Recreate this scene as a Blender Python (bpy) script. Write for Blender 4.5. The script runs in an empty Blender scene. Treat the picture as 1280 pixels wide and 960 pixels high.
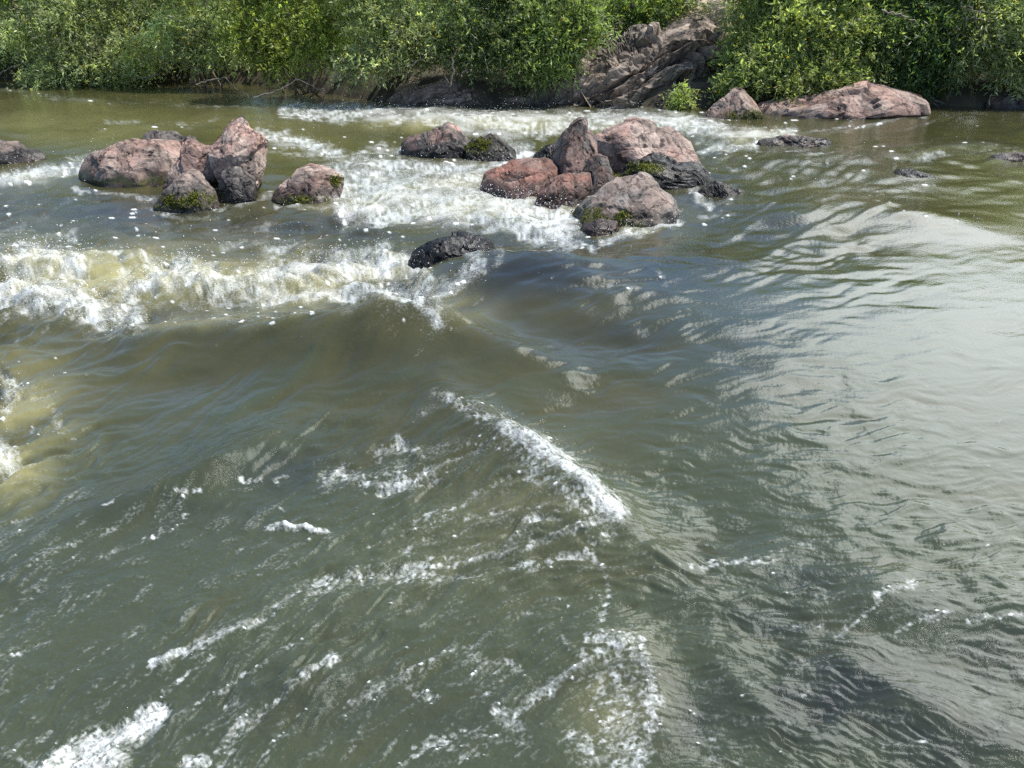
import bpy, math, random
import numpy as np
from mathutils import Vector, Matrix

scene = bpy.context.scene
COL = scene.collection
R = math.radians
rng = np.random.default_rng(7)
random.seed(7)

# ------------------------------------------------------------------ camera, sky, sun, exposure
F, CX, CY = 961.0, 640.0, 480.0          # focal length and centre of the photograph in its pixels
PITCH, CAMH = R(27.0), 2.2
cam_d = bpy.data.cameras.new('camera'); cam = bpy.data.objects.new('camera', cam_d); COL.objects.link(cam)
cam.location = (0, 0, CAMH); cam.rotation_euler = (R(90) - PITCH, 0, 0)
cam_d.sensor_width = 36.0; cam_d.lens = 36.0 * F / 1280.0
cam_d.clip_start = 0.05; cam_d.clip_end = 3000
scene.camera = cam

SUN_EL, SUN_AZ = R(65), R(78)
sdir = Vector((math.cos(SUN_EL) * math.sin(SUN_AZ), math.cos(SUN_EL) * math.cos(SUN_AZ), math.sin(SUN_EL)))
sun_d = bpy.data.lights.new('sun', 'SUN'); sun_d.energy = 4.7; sun_d.angle = R(0.53); sun_d.color = (1.0, 0.95, 0.87)
sun = bpy.data.objects.new('sun', sun_d); COL.objects.link(sun)
sun.rotation_euler = sdir.to_track_quat('Z', 'Y').to_euler()

world = bpy.data.worlds.new('World'); scene.world = world; world.use_nodes = True
def build_world():
    nt = world.node_tree; N = nt.nodes; L = nt.links; N.clear()
    out = N.new('ShaderNodeOutputWorld')
    sky = N.new('ShaderNodeTexSky'); sky.sky_type = 'NISHITA'; sky.sun_disc = False
    sky.sun_elevation = SUN_EL; sky.sun_rotation = SUN_AZ; sky.altitude = 300; sky.dust_density = 0.0; sky.ozone_density = 4.0
    bs = N.new('ShaderNodeBackground'); bs.inputs[1].default_value = 0.15; L.new(sky.outputs[0], bs.inputs[0])
    bc = N.new('ShaderNodeBackground'); bc.inputs[0].default_value = (0.92, 0.97, 1.0, 1); bc.inputs[1].default_value = 3.0
    tc = N.new('ShaderNodeTexCoord'); sep = N.new('ShaderNodeSeparateXYZ'); L.new(tc.outputs['Generated'], sep.inputs[0])
    def m(op, a, b=None):
        n = N.new('ShaderNodeMath'); n.operation = op
        for i, v in enumerate((a, b)):
            if v is None: continue
            if isinstance(v, (int, float)): n.inputs[i].default_value = v
            else: L.new(v, n.inputs[i])
        return n.outputs[0]
    zz = m('ADD', m('MAXIMUM', sep.outputs[2], 0.0), 0.22)
    cb = N.new('ShaderNodeCombineXYZ'); L.new(m('DIVIDE', sep.outputs[0], zz), cb.inputs[0]); L.new(m('DIVIDE', sep.outputs[1], zz), cb.inputs[1])
    ns = N.new('ShaderNodeTexNoise'); ns.inputs['Scale'].default_value = 1.1; ns.inputs['Detail'].default_value = 9
    ns.inputs['Roughness'].default_value = 0.56; ns.inputs['Distortion'].default_value = 0.3
    L.new(cb.outputs[0], ns.inputs['Vector'])
    # one large cumulus bank to the right of the sun, others scattered by the noise alone
    d = Vector((math.sin(R(53)) * math.cos(R(29)), math.cos(R(53)) * math.cos(R(29)), math.sin(R(29))))
    dp = N.new('ShaderNodeVectorMath'); dp.operation = 'DOT_PRODUCT'; L.new(tc.outputs['Generated'], dp.inputs[0]); dp.inputs[1].default_value = d
    mass = N.new('ShaderNodeMapRange'); mass.interpolation_type = 'SMOOTHSTEP'
    mass.inputs[1].default_value = 0.82; mass.inputs[2].default_value = 0.94; mass.inputs[3].default_value = -0.05; mass.inputs[4].default_value = 0.38
    L.new(dp.outputs['Value'], mass.inputs[0])
    s = m('ADD', ns.outputs[0], mass.outputs[0])
    mr = N.new('ShaderNodeMapRange'); mr.interpolation_type = 'SMOOTHSTEP'
    mr.inputs[1].default_value = 0.54; mr.inputs[2].default_value = 0.80; L.new(s, mr.inputs[0])
    nv = N.new('ShaderNodeTexNoise'); nv.inputs['Scale'].default_value = 2.3; nv.inputs['Detail'].default_value = 6; nv.inputs['Distortion'].default_value = 1.2; L.new(cb.outputs[0], nv.inputs['Vector'])
    veil = N.new('ShaderNodeMapRange'); veil.inputs[1].default_value = 0.35; veil.inputs[2].default_value = 0.75; veil.inputs[3].default_value = 0.0; veil.inputs[4].default_value = 0.06; L.new(nv.outputs[0], veil.inputs[0])
    high = N.new('ShaderNodeMapRange'); high.interpolation_type = 'SMOOTHSTEP'; high.inputs[1].default_value = 0.45; high.inputs[2].default_value = 0.75; L.new(sep.outputs[2], high.inputs[0])
    cov = m('MAXIMUM', mr.outputs[0], m('MULTIPLY', veil.outputs[0], high.outputs[0]))
    mix = N.new('ShaderNodeMixShader'); L.new(cov, mix.inputs[0]); L.new(bs.outputs[0], mix.inputs[1]); L.new(bc.outputs[0], mix.inputs[2])
    L.new(mix.outputs[0], out.inputs[0])
build_world()
vs = scene.view_settings
vs.view_transform = 'Standard'; vs.look = 'None'; vs.gamma = 1.0; vs.use_curve_mapping = False; vs.exposure = 0.38
scene.cycles.use_denoising = False; scene.cycles.use_adaptive_sampling = False
try: scene.cycles.denoiser = 'OPENIMAGEDENOISE'
except Exception: pass
scene.cycles.max_bounces = 8; scene.cycles.transparent_max_bounces = 8
scene.cycles.caustics_reflective = False; scene.cycles.caustics_refractive = False
scene.cycles.sample_clamp_indirect = 6.0; scene.cycles.sample_clamp_direct = 2.2

# ------------------------------------------------------------------ photo pixel <-> world
SP, CP = math.sin(PITCH), math.cos(PITCH)
def ray(px, py):
    u = (np.asarray(px, float) - CX) / F; v = (CY - np.asarray(py, float)) / F
    return u, v * SP + CP, v * CP - SP
def at(px, py, z=0.0):
    dx, dy, dz = ray(px, py); t = (z - CAMH) / dz
    return dx * t, dy * t
def at_d(px, py, Y):
    dx, dy, dz = ray(px, py); t = Y / dy
    return dx * t, CAMH + dz * t                      # x, z
def proj(x, y, z):
    zc = z - CAMH
    f = y * CP - zc * SP; v = y * SP + zc * CP
    return CX + F * x / f, CY - F * v / f

# ------------------------------------------------------------------ noise
def _hash(ix, iy, iz, seed):
    h = (ix.astype(np.uint32) * np.uint32(374761393) + iy.astype(np.uint32) * np.uint32(668265263)
         + iz.astype(np.uint32) * np.uint32(2147483647) + np.uint32((seed * 144269504 + 977) & 0xffffffff))
    h = (h ^ (h >> np.uint32(13))) * np.uint32(1274126177)
    h = (h ^ (h >> np.uint32(15))) * np.uint32(2246822519)
    return h ^ (h >> np.uint32(16))
_ang = np.linspace(0, 2 * np.pi, 256, endpoint=False); _GX, _GY = np.cos(_ang).astype(np.float32), np.sin(_ang).astype(np.float32)
_G3 = rng.normal(size=(256, 3)); _G3 = (_G3 / np.linalg.norm(_G3, axis=1)[:, None]).astype(np.float32)
def noise2(x, y, seed=0):
    x = np.asarray(x, np.float64); y = np.asarray(y, np.float64)
    xi = np.floor(x); yi = np.floor(y); fx = (x - xi).astype(np.float32); fy = (y - yi).astype(np.float32)
    xi = xi.astype(np.int64).astype(np.int32); yi = yi.astype(np.int64).astype(np.int32); zero = np.zeros(1, np.int32)
    ux = fx * fx * fx * (fx * (fx * 6 - 15) + 10); uy = fy * fy * fy * (fy * (fy * 6 - 15) + 10)
    def g(ox, oy):
        h = _hash(xi + np.int32(ox), yi + np.int32(oy), zero, seed) & np.uint32(255)
        return _GX[h] * (fx - ox) + _GY[h] * (fy - oy)
    a = g(0, 0); b = g(1, 0); c = g(0, 1); d = g(1, 1)
    return ((a + (b - a) * ux) + ((c + (d - c) * ux) - (a + (b - a) * ux)) * uy) * 1.5
def noise3(p, seed=0):
    p = np.asarray(p, np.float64); i = np.floor(p); f = (p - i).astype(np.float32); i = i.astype(np.int64).astype(np.int32)
    u = f * f * f * (f * (f * 6 - 15) + 10)
    def g(a, b, c):
        h = _hash(i[:, 0] + np.int32(a), i[:, 1] + np.int32(b), i[:, 2] + np.int32(c), seed) & np.uint32(255)
        v = _G3[h]; return v[:, 0] * (f[:, 0] - a) + v[:, 1] * (f[:, 1] - b) + v[:, 2] * (f[:, 2] - c)
    r = 0
    for a in (0, 1):
        for b in (0, 1):
            for c in (0, 1):
                r = r + g(a, b, c) * (u[:, 0] if a else 1 - u[:, 0]) * (u[:, 1] if b else 1 - u[:, 1]) * (u[:, 2] if c else 1 - u[:, 2])
    return r * 1.6
def fbm3(p, octv=4, seed=0, gain=0.5):
    s = 0; a = 1.0; p = np.asarray(p, float)
    for k in range(octv):
        s = s + a * noise3(p * 2 ** k, seed + k * 11); a *= gain
    return s
def worley2(x, y, seed=0):
    xi = np.floor(x).astype(np.int64).astype(np.int32); yi = np.floor(y).astype(np.int64).astype(np.int32)
    f1 = np.full(np.shape(x), 9.0, np.float32); f2 = f1.copy(); zero = np.zeros(1, np.int32)
    for a in (-1, 0, 1):
        for b in (-1, 0, 1):
            h = _hash(xi + np.int32(a), yi + np.int32(b), zero, seed)
            qx = (h & np.uint32(1023)).astype(np.float32) / 1023; qy = ((h >> np.uint32(10)) & np.uint32(1023)).astype(np.float32) / 1023
            d = np.hypot(xi + a + qx - x, yi + b + qy - y).astype(np.float32)
            f2 = np.minimum(f2, np.maximum(f1, d)); f1 = np.minimum(f1, d)
    return f1, f2
def sstep(a, b, x):
    t = np.clip((x - a) / (b - a), 0, 1); return t * t * (3 - 2 * t)
def uniformize(n):
    r = np.empty(n.size, np.float32); r[np.argsort(n, axis=None)] = np.linspace(0, 1, n.size, dtype=np.float32); return r.reshape(n.shape)

# ------------------------------------------------------------------ object helpers
def tag(o, label=None, cat=None, group=None, kind=None):
    if label: o['label'] = label
    if cat: o['category'] = cat
    if group: o['group'] = group
    if kind: o['kind'] = kind
    return o
def mesh_np(name, V, T, mat=None, parent=None, attrs=None, smooth=True, nper=3):
    me = bpy.data.meshes.new(name); V = np.asarray(V, np.float32); T = np.asarray(T, np.int32).reshape(-1, nper)
    me.vertices.add(len(V)); me.vertices.foreach_set('co', V.ravel())
    me.loops.add(T.size); me.loops.foreach_set('vertex_index', T.ravel())
    me.polygons.add(len(T)); me.polygons.foreach_set('loop_start', np.arange(0, T.size, nper, dtype=np.int32))
    me.polygons.foreach_set('loop_total', np.full(len(T), nper, np.int32))
    me.polygons.foreach_set('use_smooth', np.full(len(T), smooth))
    me.update(calc_edges=True)
    for k, v in (attrs or {}).items():
        v = np.asarray(v, np.float32)
        if v.ndim == 1:
            a = me.attributes.new(k, 'FLOAT', 'POINT'); a.data.foreach_set('value', v)
        else:
            a = me.attributes.new(k, 'FLOAT_COLOR', 'POINT'); c = np.ones((len(v), 4), np.float32); c[:, :3] = v; a.data.foreach_set('color', c.ravel())
    if mat: me.materials.append(mat)
    o = bpy.data.objects.new(name, me); COL.objects.link(o)
    if parent: o.parent = parent
    return o
def empty(name, loc):
    o = bpy.data.objects.new(name, None); o.location = loc; o.empty_display_size = 0.2; COL.objects.link(o); return o

# ------------------------------------------------------------------ materials
def new_mat(name):
    m = bpy.data.materials.new(name); m.use_nodes = True; nt = m.node_tree; nt.nodes.clear()
    o = nt.nodes.new('ShaderNodeOutputMaterial'); return m, nt, nt.nodes, nt.links, o
def attr(N, name):
    a = N.new('ShaderNodeAttribute'); a.attribute_name = name; return a
def ramp(N, L, src, a, b, lo=0.0, hi=1.0):
    r = N.new('ShaderNodeMapRange'); r.interpolation_type = 'SMOOTHSTEP'
    r.inputs[1].default_value = a; r.inputs[2].default_value = b; r.inputs[3].default_value = lo; r.inputs[4].default_value = hi
    L.new(src, r.inputs[0]); return r.outputs[0]
def mixc(N, L, fac, a, b, mode='MIX'):
    n = N.new('ShaderNodeMix'); n.data_type = 'RGBA'; n.blend_type = mode
    for k, v in ((0, fac), (6, a), (7, b)):
        if isinstance(v, (int, float)): n.inputs[k].default_value = v
        elif isinstance(v, tuple): n.inputs[k].default_value = v + (1,) if len(v) == 3 else v
        else: L.new(v, n.inputs[k])
    return n.outputs[2]

def water_material():
    m, nt, N, L, out = new_mat('river_water')
    tc = N.new('ShaderNodeTexCoord')
    aer, bed, foam = attr(N, 'aer'), attr(N, 'bed'), attr(N, 'foam')
    nz = N.new('ShaderNodeTexNoise'); nz.inputs['Scale'].default_value = 2.2; nz.inputs['Detail'].default_value = 5; L.new(tc.outputs['Object'], nz.inputs['Vector'])
    body = mixc(N, L, ramp(N, L, nz.outputs[0], 0.35, 0.65), (0.046, 0.046, 0.018), (0.058, 0.055, 0.020))
    cool = attr(N, 'cool'); body = mixc(N, L, cool.outputs['Fac'], body, (0.047, 0.056, 0.030))
    body = mixc(N, L, bed.outputs['Fac'], body, (0.014, 0.016, 0.015))
    body = mixc(N, L, aer.outputs['Fac'], body, (0.32, 0.29, 0.12))
    w = N.new('ShaderNodeBsdfPrincipled'); L.new(body, w.inputs['Base Color']); w.inputs['Roughness'].default_value = 0.035; w.inputs['IOR'].default_value = 1.48
    # fine capillary ripples
    n1 = N.new('ShaderNodeTexNoise'); n1.inputs['Scale'].default_value = 34; n1.inputs['Detail'].default_value = 5; n1.inputs['Roughness'].default_value = 0.55
    L.new(tc.outputs['Object'], n1.inputs['Vector'])
    rip = attr(N, 'ripple')
    b1 = N.new('ShaderNodeBump'); b1.inputs['Distance'].default_value = 0.011; L.new(rip.outputs['Fac'], b1.inputs['Strength']); L.new(n1.outputs[0], b1.inputs['Height'])
    L.new(b1.outputs[0], w.inputs['Normal'])
    f = N.new('ShaderNodeBsdfPrincipled'); ft = attr(N, 'ftone'); fc = mixc(N, L, aer.outputs['Fac'], (0.46, 0.49, 0.48), (0.50, 0.49, 0.36)); L.new(mixc(N, L, ft.outputs['Fac'], fc, (0.74, 0.755, 0.735)), f.inputs['Base Color']); f.inputs['Roughness'].default_value = 0.4
    f.inputs['IOR'].default_value = 1.33
    nf = N.new('ShaderNodeTexNoise'); nf.inputs['Scale'].default_value = 70; nf.inputs['Detail'].default_value = 3; L.new(tc.outputs['Object'], nf.inputs['Vector'])
    b2 = N.new('ShaderNodeBump'); b2.inputs['Strength'].default_value = 0.45; b2.inputs['Distance'].default_value = 0.012; L.new(nf.outputs[0], b2.inputs['Height'])
    L.new(b2.outputs[0], f.inputs['Normal'])
    # break the foam edge up below the mesh's own resolution
    s = N.new('ShaderNodeMath'); s.operation = 'MULTIPLY_ADD'; L.new(nf.outputs[0], s.inputs[0]); s.inputs[1].default_value = 0.7; s.inputs[2].default_value = -0.35
    a = N.new('ShaderNodeMath'); a.operation = 'ADD'; L.new(s.outputs[0], a.inputs[0]); L.new(foam.outputs['Fac'], a.inputs[1])
    fac = ramp(N, L, a.outputs[0], 0.08, 1.0)
    mx = N.new('ShaderNodeMixShader'); L.new(fac, mx.inputs[0]); L.new(w.outputs[0], mx.inputs[1]); L.new(f.outputs[0], mx.inputs[2])
    L.new(mx.outputs[0], out.inputs[0]); return m

def rock_material():
    m, nt, N, L, out = new_mat('river_rock')
    tc = N.new('ShaderNodeTexCoord'); tint, wet = attr(N, 'tint'), attr(N, 'wet')
    n = N.new('ShaderNodeTexNoise'); n.inputs['Scale'].default_value = 19; n.inputs['Detail'].default_value = 9; n.inputs['Roughness'].default_value = 0.65; L.new(tc.outputs['Object'], n.inputs['Vector'])
    v = ramp(N, L, n.outputs[0], 0.3, 0.7, 0.62, 1.2)
    vj = N.new('ShaderNodeTexVoronoi'); vj.feature = 'DISTANCE_TO_EDGE'; vj.inputs['Scale'].default_value = 2.6
    wj = N.new('ShaderNodeVectorMath'); wj.operation = 'MULTIPLY_ADD'; L.new(n.outputs['Color'], wj.inputs[0]); wj.inputs[1].default_value = (.16, .16, .16); L.new(tc.outputs['Object'], wj.inputs[2]); L.new(wj.outputs[0], vj.inputs['Vector'])
    joint = ramp(N, L, vj.outputs[0], 0.006, 0.03, 0.35, 1.0); vm = N.new('ShaderNodeMath'); vm.operation = 'MULTIPLY'; L.new(v, vm.inputs[0]); L.new(joint, vm.inputs[1])
    c = N.new('ShaderNodeVectorMath'); c.operation = 'SCALE'; L.new(tint.outputs['Color'], c.inputs[0]); L.new(vm.outputs[0], c.inputs['Scale'])
    sp = N.new('ShaderNodeTexVoronoi'); sp.inputs['Scale'].default_value = 60; L.new(tc.outputs['Object'], sp.inputs['Vector'])
    p = N.new('ShaderNodeBsdfPrincipled'); L.new(c.outputs[0], p.inputs['Base Color'])
    L.new(ramp(N, L, wet.outputs['Fac'], 0, 1, 0.85, 0.38), p.inputs['Roughness']); p.inputs['Specular IOR Level'].default_value = 0.3
    vd = N.new('ShaderNodeTexVoronoi'); vd.feature = 'DISTANCE_TO_EDGE'; vd.inputs['Scale'].default_value = 4.5
    wr = N.new('ShaderNodeVectorMath'); wr.operation = 'MULTIPLY_ADD'; L.new(n.outputs['Color'], wr.inputs[0]); wr.inputs[1].default_value = (.25, .25, .25); L.new(tc.outputs['Object'], wr.inputs[2])
    L.new(wr.outputs[0], vd.inputs['Vector'])
    cr = ramp(N, L, vd.outputs[0], 0.0, 0.035)
    cj = N.new('ShaderNodeMath'); cj.operation = 'MULTIPLY_ADD'; L.new(joint, cj.inputs[0]); cj.inputs[1].default_value = 1.6; L.new(cr, cj.inputs[2])
    h = N.new('ShaderNodeMath'); h.operation = 'MULTIPLY_ADD'; L.new(cj.outputs[0], h.inputs[0]); h.inputs[1].default_value = 0.5; L.new(n.outputs[0], h.inputs[2])
    b = N.new('ShaderNodeBump'); b.inputs['Strength'].default_value = 0.45; b.inputs['Distance'].default_value = 0.025; L.new(h.outputs[0], b.inputs['Height']); L.new(b.outputs[0], p.inputs['Normal'])
    L.new(p.outputs[0], out.inputs[0]); return m

def leaf_material():
    m, nt, N, L, out = new_mat('willow_leaf'); t = attr(N, 'tint')
    p = N.new('ShaderNodeBsdfPrincipled'); L.new(t.outputs['Color'], p.inputs['Base Color']); p.inputs['Roughness'].default_value = 0.42; p.inputs['Specular IOR Level'].default_value = 0.55
    tr = N.new('ShaderNodeBsdfTranslucent')
    c = mixc(N, L, 1.0, t.outputs['Color'], (1.8, 1.95, 0.9), 'MULTIPLY'); L.new(c, tr.inputs[0])
    mx = N.new('ShaderNodeMixShader'); mx.inputs[0].default_value = 0.5; L.new(p.outputs[0], mx.inputs[1]); L.new(tr.outputs[0], mx.inputs[2]); L.new(mx.outputs[0], out.inputs[0]); return m
def plain_noise(name, a, b, scale, rough=0.85, bump=0.02):
    m, nt, N, L, out = new_mat(name); tc = N.new('ShaderNodeTexCoord')
    n = N.new('ShaderNodeTexNoise'); n.inputs['Scale'].default_value = scale; n.inputs['Detail'].default_value = 7; L.new(tc.outputs['Object'], n.inputs['Vector'])
    p = N.new('ShaderNodeBsdfPrincipled'); L.new(mixc(N, L, ramp(N, L, n.outputs[0], 0.35, 0.65), a, b), p.inputs['Base Color']); p.inputs['Roughness'].default_value = rough
    bm = N.new('ShaderNodeBump'); bm.inputs['Distance'].default_value = bump; bm.inputs['Strength'].default_value = 0.8; L.new(n.outputs[0], bm.inputs['Height']); L.new(bm.outputs[0], p.inputs['Normal'])
    L.new(p.outputs[0], out.inputs[0]); return m
def moss_material():
    m, nt, N, L, out = new_mat('moss'); t = attr(N, 'tint')
    p = N.new('ShaderNodeBsdfPrincipled'); L.new(t.outputs['Color'], p.inputs['Base Color']); p.inputs['Roughness'].default_value = 0.9; p.inputs['Specular IOR Level'].default_value = 0.1
    L.new(p.outputs[0], out.inputs[0]); return m
def spray_material():
    m, nt, N, L, out = new_mat('spray'); p = N.new('ShaderNodeBsdfPrincipled')
    p.inputs['Base Color'].default_value = (0.88, 0.89, 0.88, 1); p.inputs['Roughness'].default_value = 0.2; L = L.new(p.outputs[0], out.inputs[0]); return m
def earth_material():
    m, nt, N, L, out = new_mat('bank_earth'); tc = N.new('ShaderNodeTexCoord'); sand = attr(N, 'sand')
    n = N.new('ShaderNodeTexNoise'); n.inputs['Scale'].default_value = 2.4; n.inputs['Detail'].default_value = 8; L.new(tc.outputs['Object'], n.inputs['Vector'])
    e = mixc(N, L, ramp(N, L, n.outputs[0], .35, .65), (.030, .026, .016), (.075, .058, .036)); c = mixc(N, L, sand.outputs['Fac'], e, (.48, .38, .26))
    p = N.new('ShaderNodeBsdfPrincipled'); L.new(c, p.inputs['Base Color']); p.inputs['Roughness'].default_value = .95
    b = N.new('ShaderNodeBump'); b.inputs['Distance'].default_value = .06; b.inputs['Strength'].default_value = .8; L.new(n.outputs[0], b.inputs['Height']); L.new(b.outputs[0], p.inputs['Normal'])
    L.new(p.outputs[0], out.inputs[0]); return m
M_WATER, M_ROCK, M_LEAF, M_MOSS, M_SPRAY = water_material(), rock_material(), leaf_material(), moss_material(), spray_material()
M_BARK = plain_noise('bark', (0.13, 0.105, 0.08), (0.28, 0.24, 0.20), 18)
M_EARTH = earth_material()

# ------------------------------------------------------------------ river bank and bed: one ground sheet
BANK_PX = [(-700, 108), (-200, 105), (0, 103), (120, 107), (250, 106), (340, 112), (420, 122), (480, 133), (560, 137), (700, 138), (850, 142), (1000, 149), (1100, 146), (1160, 139), (1280, 142), (1480, 144), (2000, 146)]
_bx, _by = at([p[0] for p in BANK_PX], [p[1] for p in BANK_PX])
def bank_y(x): return np.interp(x, _bx, _by)
def ground_z(x, y):
    d = y - bank_y(x) + 0.25 * noise2(x * 0.7, y * 0.7, 3)
    up = np.where(d < 0, np.maximum(-1.2, -0.1 + d * 0.5), 0.55 * sstep(-0.1, 0.6, d) - 0.1 + 0.10 * np.clip(d, 0, 12) + 0.05 * np.clip(d - 12, 0, 60))
    hx, _ = at(870, 20, 1.5); hump = np.exp(-((x - 5.3) / 3.0) ** 2 - ((y - 22.5) / 3.0) ** 2) * 0.95
    near = np.clip(-0.3 - y, 0, 4) * 0.5
    return up + hump + near + 0.06 * noise2(x * 1.3, y * 1.3, 5) + 0.15 * noise2(x * .25, y * .25, 6) * sstep(1, 6, np.abs(d))
def build_ground():
    xs = np.concatenate([-np.geomspace(420, 31, 24), np.linspace(-30, 30, 200), np.geomspace(31, 420, 24)])
    ys = np.concatenate([-np.geomspace(200, 3, 16), np.linspace(-2.5, 14, 30), np.linspace(14.2, 34, 110), np.geomspace(35, 900, 34)])
    X, Y = np.meshgrid(xs, ys); Z = ground_z(X, Y); nx = len(xs); ny = len(ys)
    i = np.arange(nx * ny).reshape(ny, nx)
    Q = np.stack([i[:-1, :-1], i[:-1, 1:], i[1:, 1:], i[1:, :-1]], -1)
    o = mesh_np('ground', np.stack([X, Y, Z], -1).reshape(-1, 3), Q, M_EARTH, nper=4, attrs={'sand': np.exp(-((X - 5.3) / 2.2) ** 2 - ((Y - 23) / 2.2) ** 2).ravel()}); tag(o, kind='structure')
build_ground()

# ------------------------------------------------------------------ the river surface
# (photo x, photo y, estimated height) of control points for the base level
LEVELS = [(1280, 160, .10), (1100, 200, .12), (1280, 300, .12), (1000, 250, .14), (900, 330, .15), (1200, 450, .10), (1000, 500, .08), (800, 420, .08), (1250, 650, .04),
          (700, 450, .03), (560, 470, -.02), (600, 170, .06), (800, 145, .10), (300, 130, .06), (100, 150, .06), (380, 170, .04), (560, 240, .0), (480, 250, -.02), (650, 275, .0),
          (200, 290, -.04), (60, 260, -.04), (400, 280, -.04), (100, 360, -.03), (300, 350, -.02), (100, 480, -.06), (350, 480, -.06), (500, 520, -.05), (300, 650, -.05),
          (600, 650, -.10), (500, 800, -.08), (800, 750, .0), (1000, 760, .0), (1200, 850, .0), (900, 950, -.02), (200, 900, -.05), (20, 700, -.06), (850, 600, .06), (760, 540, .07), (560, 590, -.10)]
# crest lines: points (px, py, z at crest, amplitude), width on the camera side, width on the far side
RIDGES = [
    ([(80, 436, .0, .0), (180, 414, .07, .13), (300, 399, .18, .24), (400, 384, .32, .38), (468, 366, .42, .46), (520, 376, .38, .41), (565, 398, .28, .32), (640, 444, .14, .19), (740, 478, .04, .0)], .46, .26),
    ([(120, 492, -.1, .0), (260, 484, -.1, -.07), (420, 474, -.1, -.08), (540, 476, -.09, -.07), (640, 498, -.05, -.04), (720, 500, .0, .0)], .22, .22),
    ([(500, 345, .05, .0), (545, 322, .22, .20), (610, 306, .34, .30), (700, 309, .34, .28), (770, 314, .26, .16), (830, 300, .22, .06), (880, 280, .2, .0)], 1.35, .32),
    ([(560, 400, .0, .0), (600, 420, .0, -.06), (680, 440, .0, -.06), (760, 440, .02, -.03), (860, 430, .05, .0)], .40, .40),
    ([(520, 480, .0, .0), (570, 505, .07, .10), (640, 540, .16, .22), (700, 575, .17, .22), (740, 610, .15, .20), (785, 655, .08, .10), (840, 715, .03, .05), (890, 770, .0, .0)], .34, .13),
    ([(800, 560, .0, .0), (850, 620, -.02, -.05), (900, 680, -.02, -.06), (960, 740, .0, .0)], .3, .3),
    ([(150, 478, -.05, .0), (260, 466, -.03, .025), (420, 459, -.02, .03), (540, 462, -.01, .03), (620, 484, .0, .015), (670, 496, .0, .0)], .07, .07),
    ([(0, 720, -.05, .02), (90, 655, -.04, .04), (180, 610, .03, .10), (260, 578, .06, .14), (330, 548, .03, .11), (400, 515, -.04, .0)], .10, .16),
    ([(940, 268, .15, .0), (1020, 262, .18, .09), (1100, 262, .20, .12), (1180, 276, .18, .10), (1290, 300, .12, .0)], .22, .55),
    ([(900, 300, .15, .0), (980, 286, .16, .04), (1060, 282, .16, .05), (1140, 292, .14, .03), (1250, 300, .1, .0)], .16, .25),
    ([(1090, 232, .15, .0), (1120, 214, .18, .06), (1160, 210, .18, .06), (1200, 216, .16, .03), (1260, 222, .1, .0)], .35, .3),
    ([(800, 330, .2, .0), (860, 318, .2, .04), (930, 330, .2, .05), (1000, 350, .15, .0)], .10, .2),
    ([(690, 860, .0, .0), (735, 800, .02, .05), (790, 800, .04, .06), (815, 850, .03, .06), (815, 930, .0, .03), (800, 990, .0, .0)], .16, .10),
    ([(480, 800, .0, .0), (420, 820, .02, .04), (360, 870, .0, .04), (300, 930, .0, .0)], .10, .18),
    ([(190, 835, -.03, .02), (270, 800, -.02, .04), (340, 762, -.02, .04), (400, 720, .0, .0)], .08, .2),
    ([(860, 715, .0, .0), (940, 700, .02, .03), (1020, 685, .02, .0)], .07, .12),
    ([(1030, 805, .0, .0), (1090, 755, .02, .04), (1150, 728, .02, .0)], .08, .12),
    ([(1100, 800, .0, .0), (1150, 775, .02, .05), (1200, 770, .02, .05), (1290, 768, .02, .04), (1400, 770, 0, 0)], .10, .22),
    ([(860, 780, .0, .0), (900, 830, .0, .035), (960, 900, .0, .04), (1010, 980, .0, .0)], .09, .14),
    ([(1030, 800, .0, .0), (1080, 850, .0, .035), (1160, 900, .0, .05), (1290, 950, .0, .03)], .10, .16),
    ([(840, 330, .2, .0), (700, 372, .12, .03), (600, 412, .08, .04), (550, 430, .05, .0)], .08, .12),
    ([(880, 360, .18, .0), (760, 392, .10, .025), (660, 425, .06, .03), (600, 440, .05, .0)], .07, .10),
    ([(0, 322, .05, .12), (45, 308, .14, .20), (95, 322, .08, .12), (130, 340, .0, .0)], .28, .25),
    ([(0, 372, .0, .08), (60, 366, .06, .12), (120, 384, .04, .10), (165, 396, .0, .0)], .20, .25),
    ([(150, 372, .0, .0), (200, 348, .08, .12), (250, 338, .12, .16), (310, 345, .08, .12), (370, 338, .08, .10), (440, 325, .04, .0)], .22, .30),
    ([(110, 318, .0, .0), (160, 308, .08, .12), (200, 312, .04, .0)], .2, .2),
    ([(420, 138, .08, .0), (500, 140, .14, .08), (570, 142, .18, .12), (640, 147, .2, .14), (720, 147, .18, .1), (800, 146, .16, .08), (880, 150, .1, .0)], .5, .6),
    ([(560, 162, .1, .0), (620, 158, .16, .1), (680, 160, .18, .12), (720, 165, .1, .0)], .4, .5),
    ([(440, 238, .0, .0), (500, 228, .08, .10), (560, 232, .1, .12), (620, 244, .08, .10), (690, 262, .04, .0)], .3, .35),
    ([(430, 268, .0, .0), (500, 258, .04, .08), (580, 262, .05, .1), (660, 280, .05, .1), (720, 296, .0, .0)], .22, .25),
    ([(400, 205, .0, .0), (480, 206, .06, .06), (560, 210, .08, .08), (640, 208, .04, .0)], .25, .3),
    ([(850, 162, .1, .0), (900, 160, .2, .12), (960, 165, .2, .14), (1000, 170, .12, .0)], .3, .35),
    ([(880, 190, .15, .0), (960, 190, .2, .06), (1040, 196, .18, .05), (1150, 188, .15, .05), (1280, 186, .14, .04)], .3, .5),
]
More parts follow.
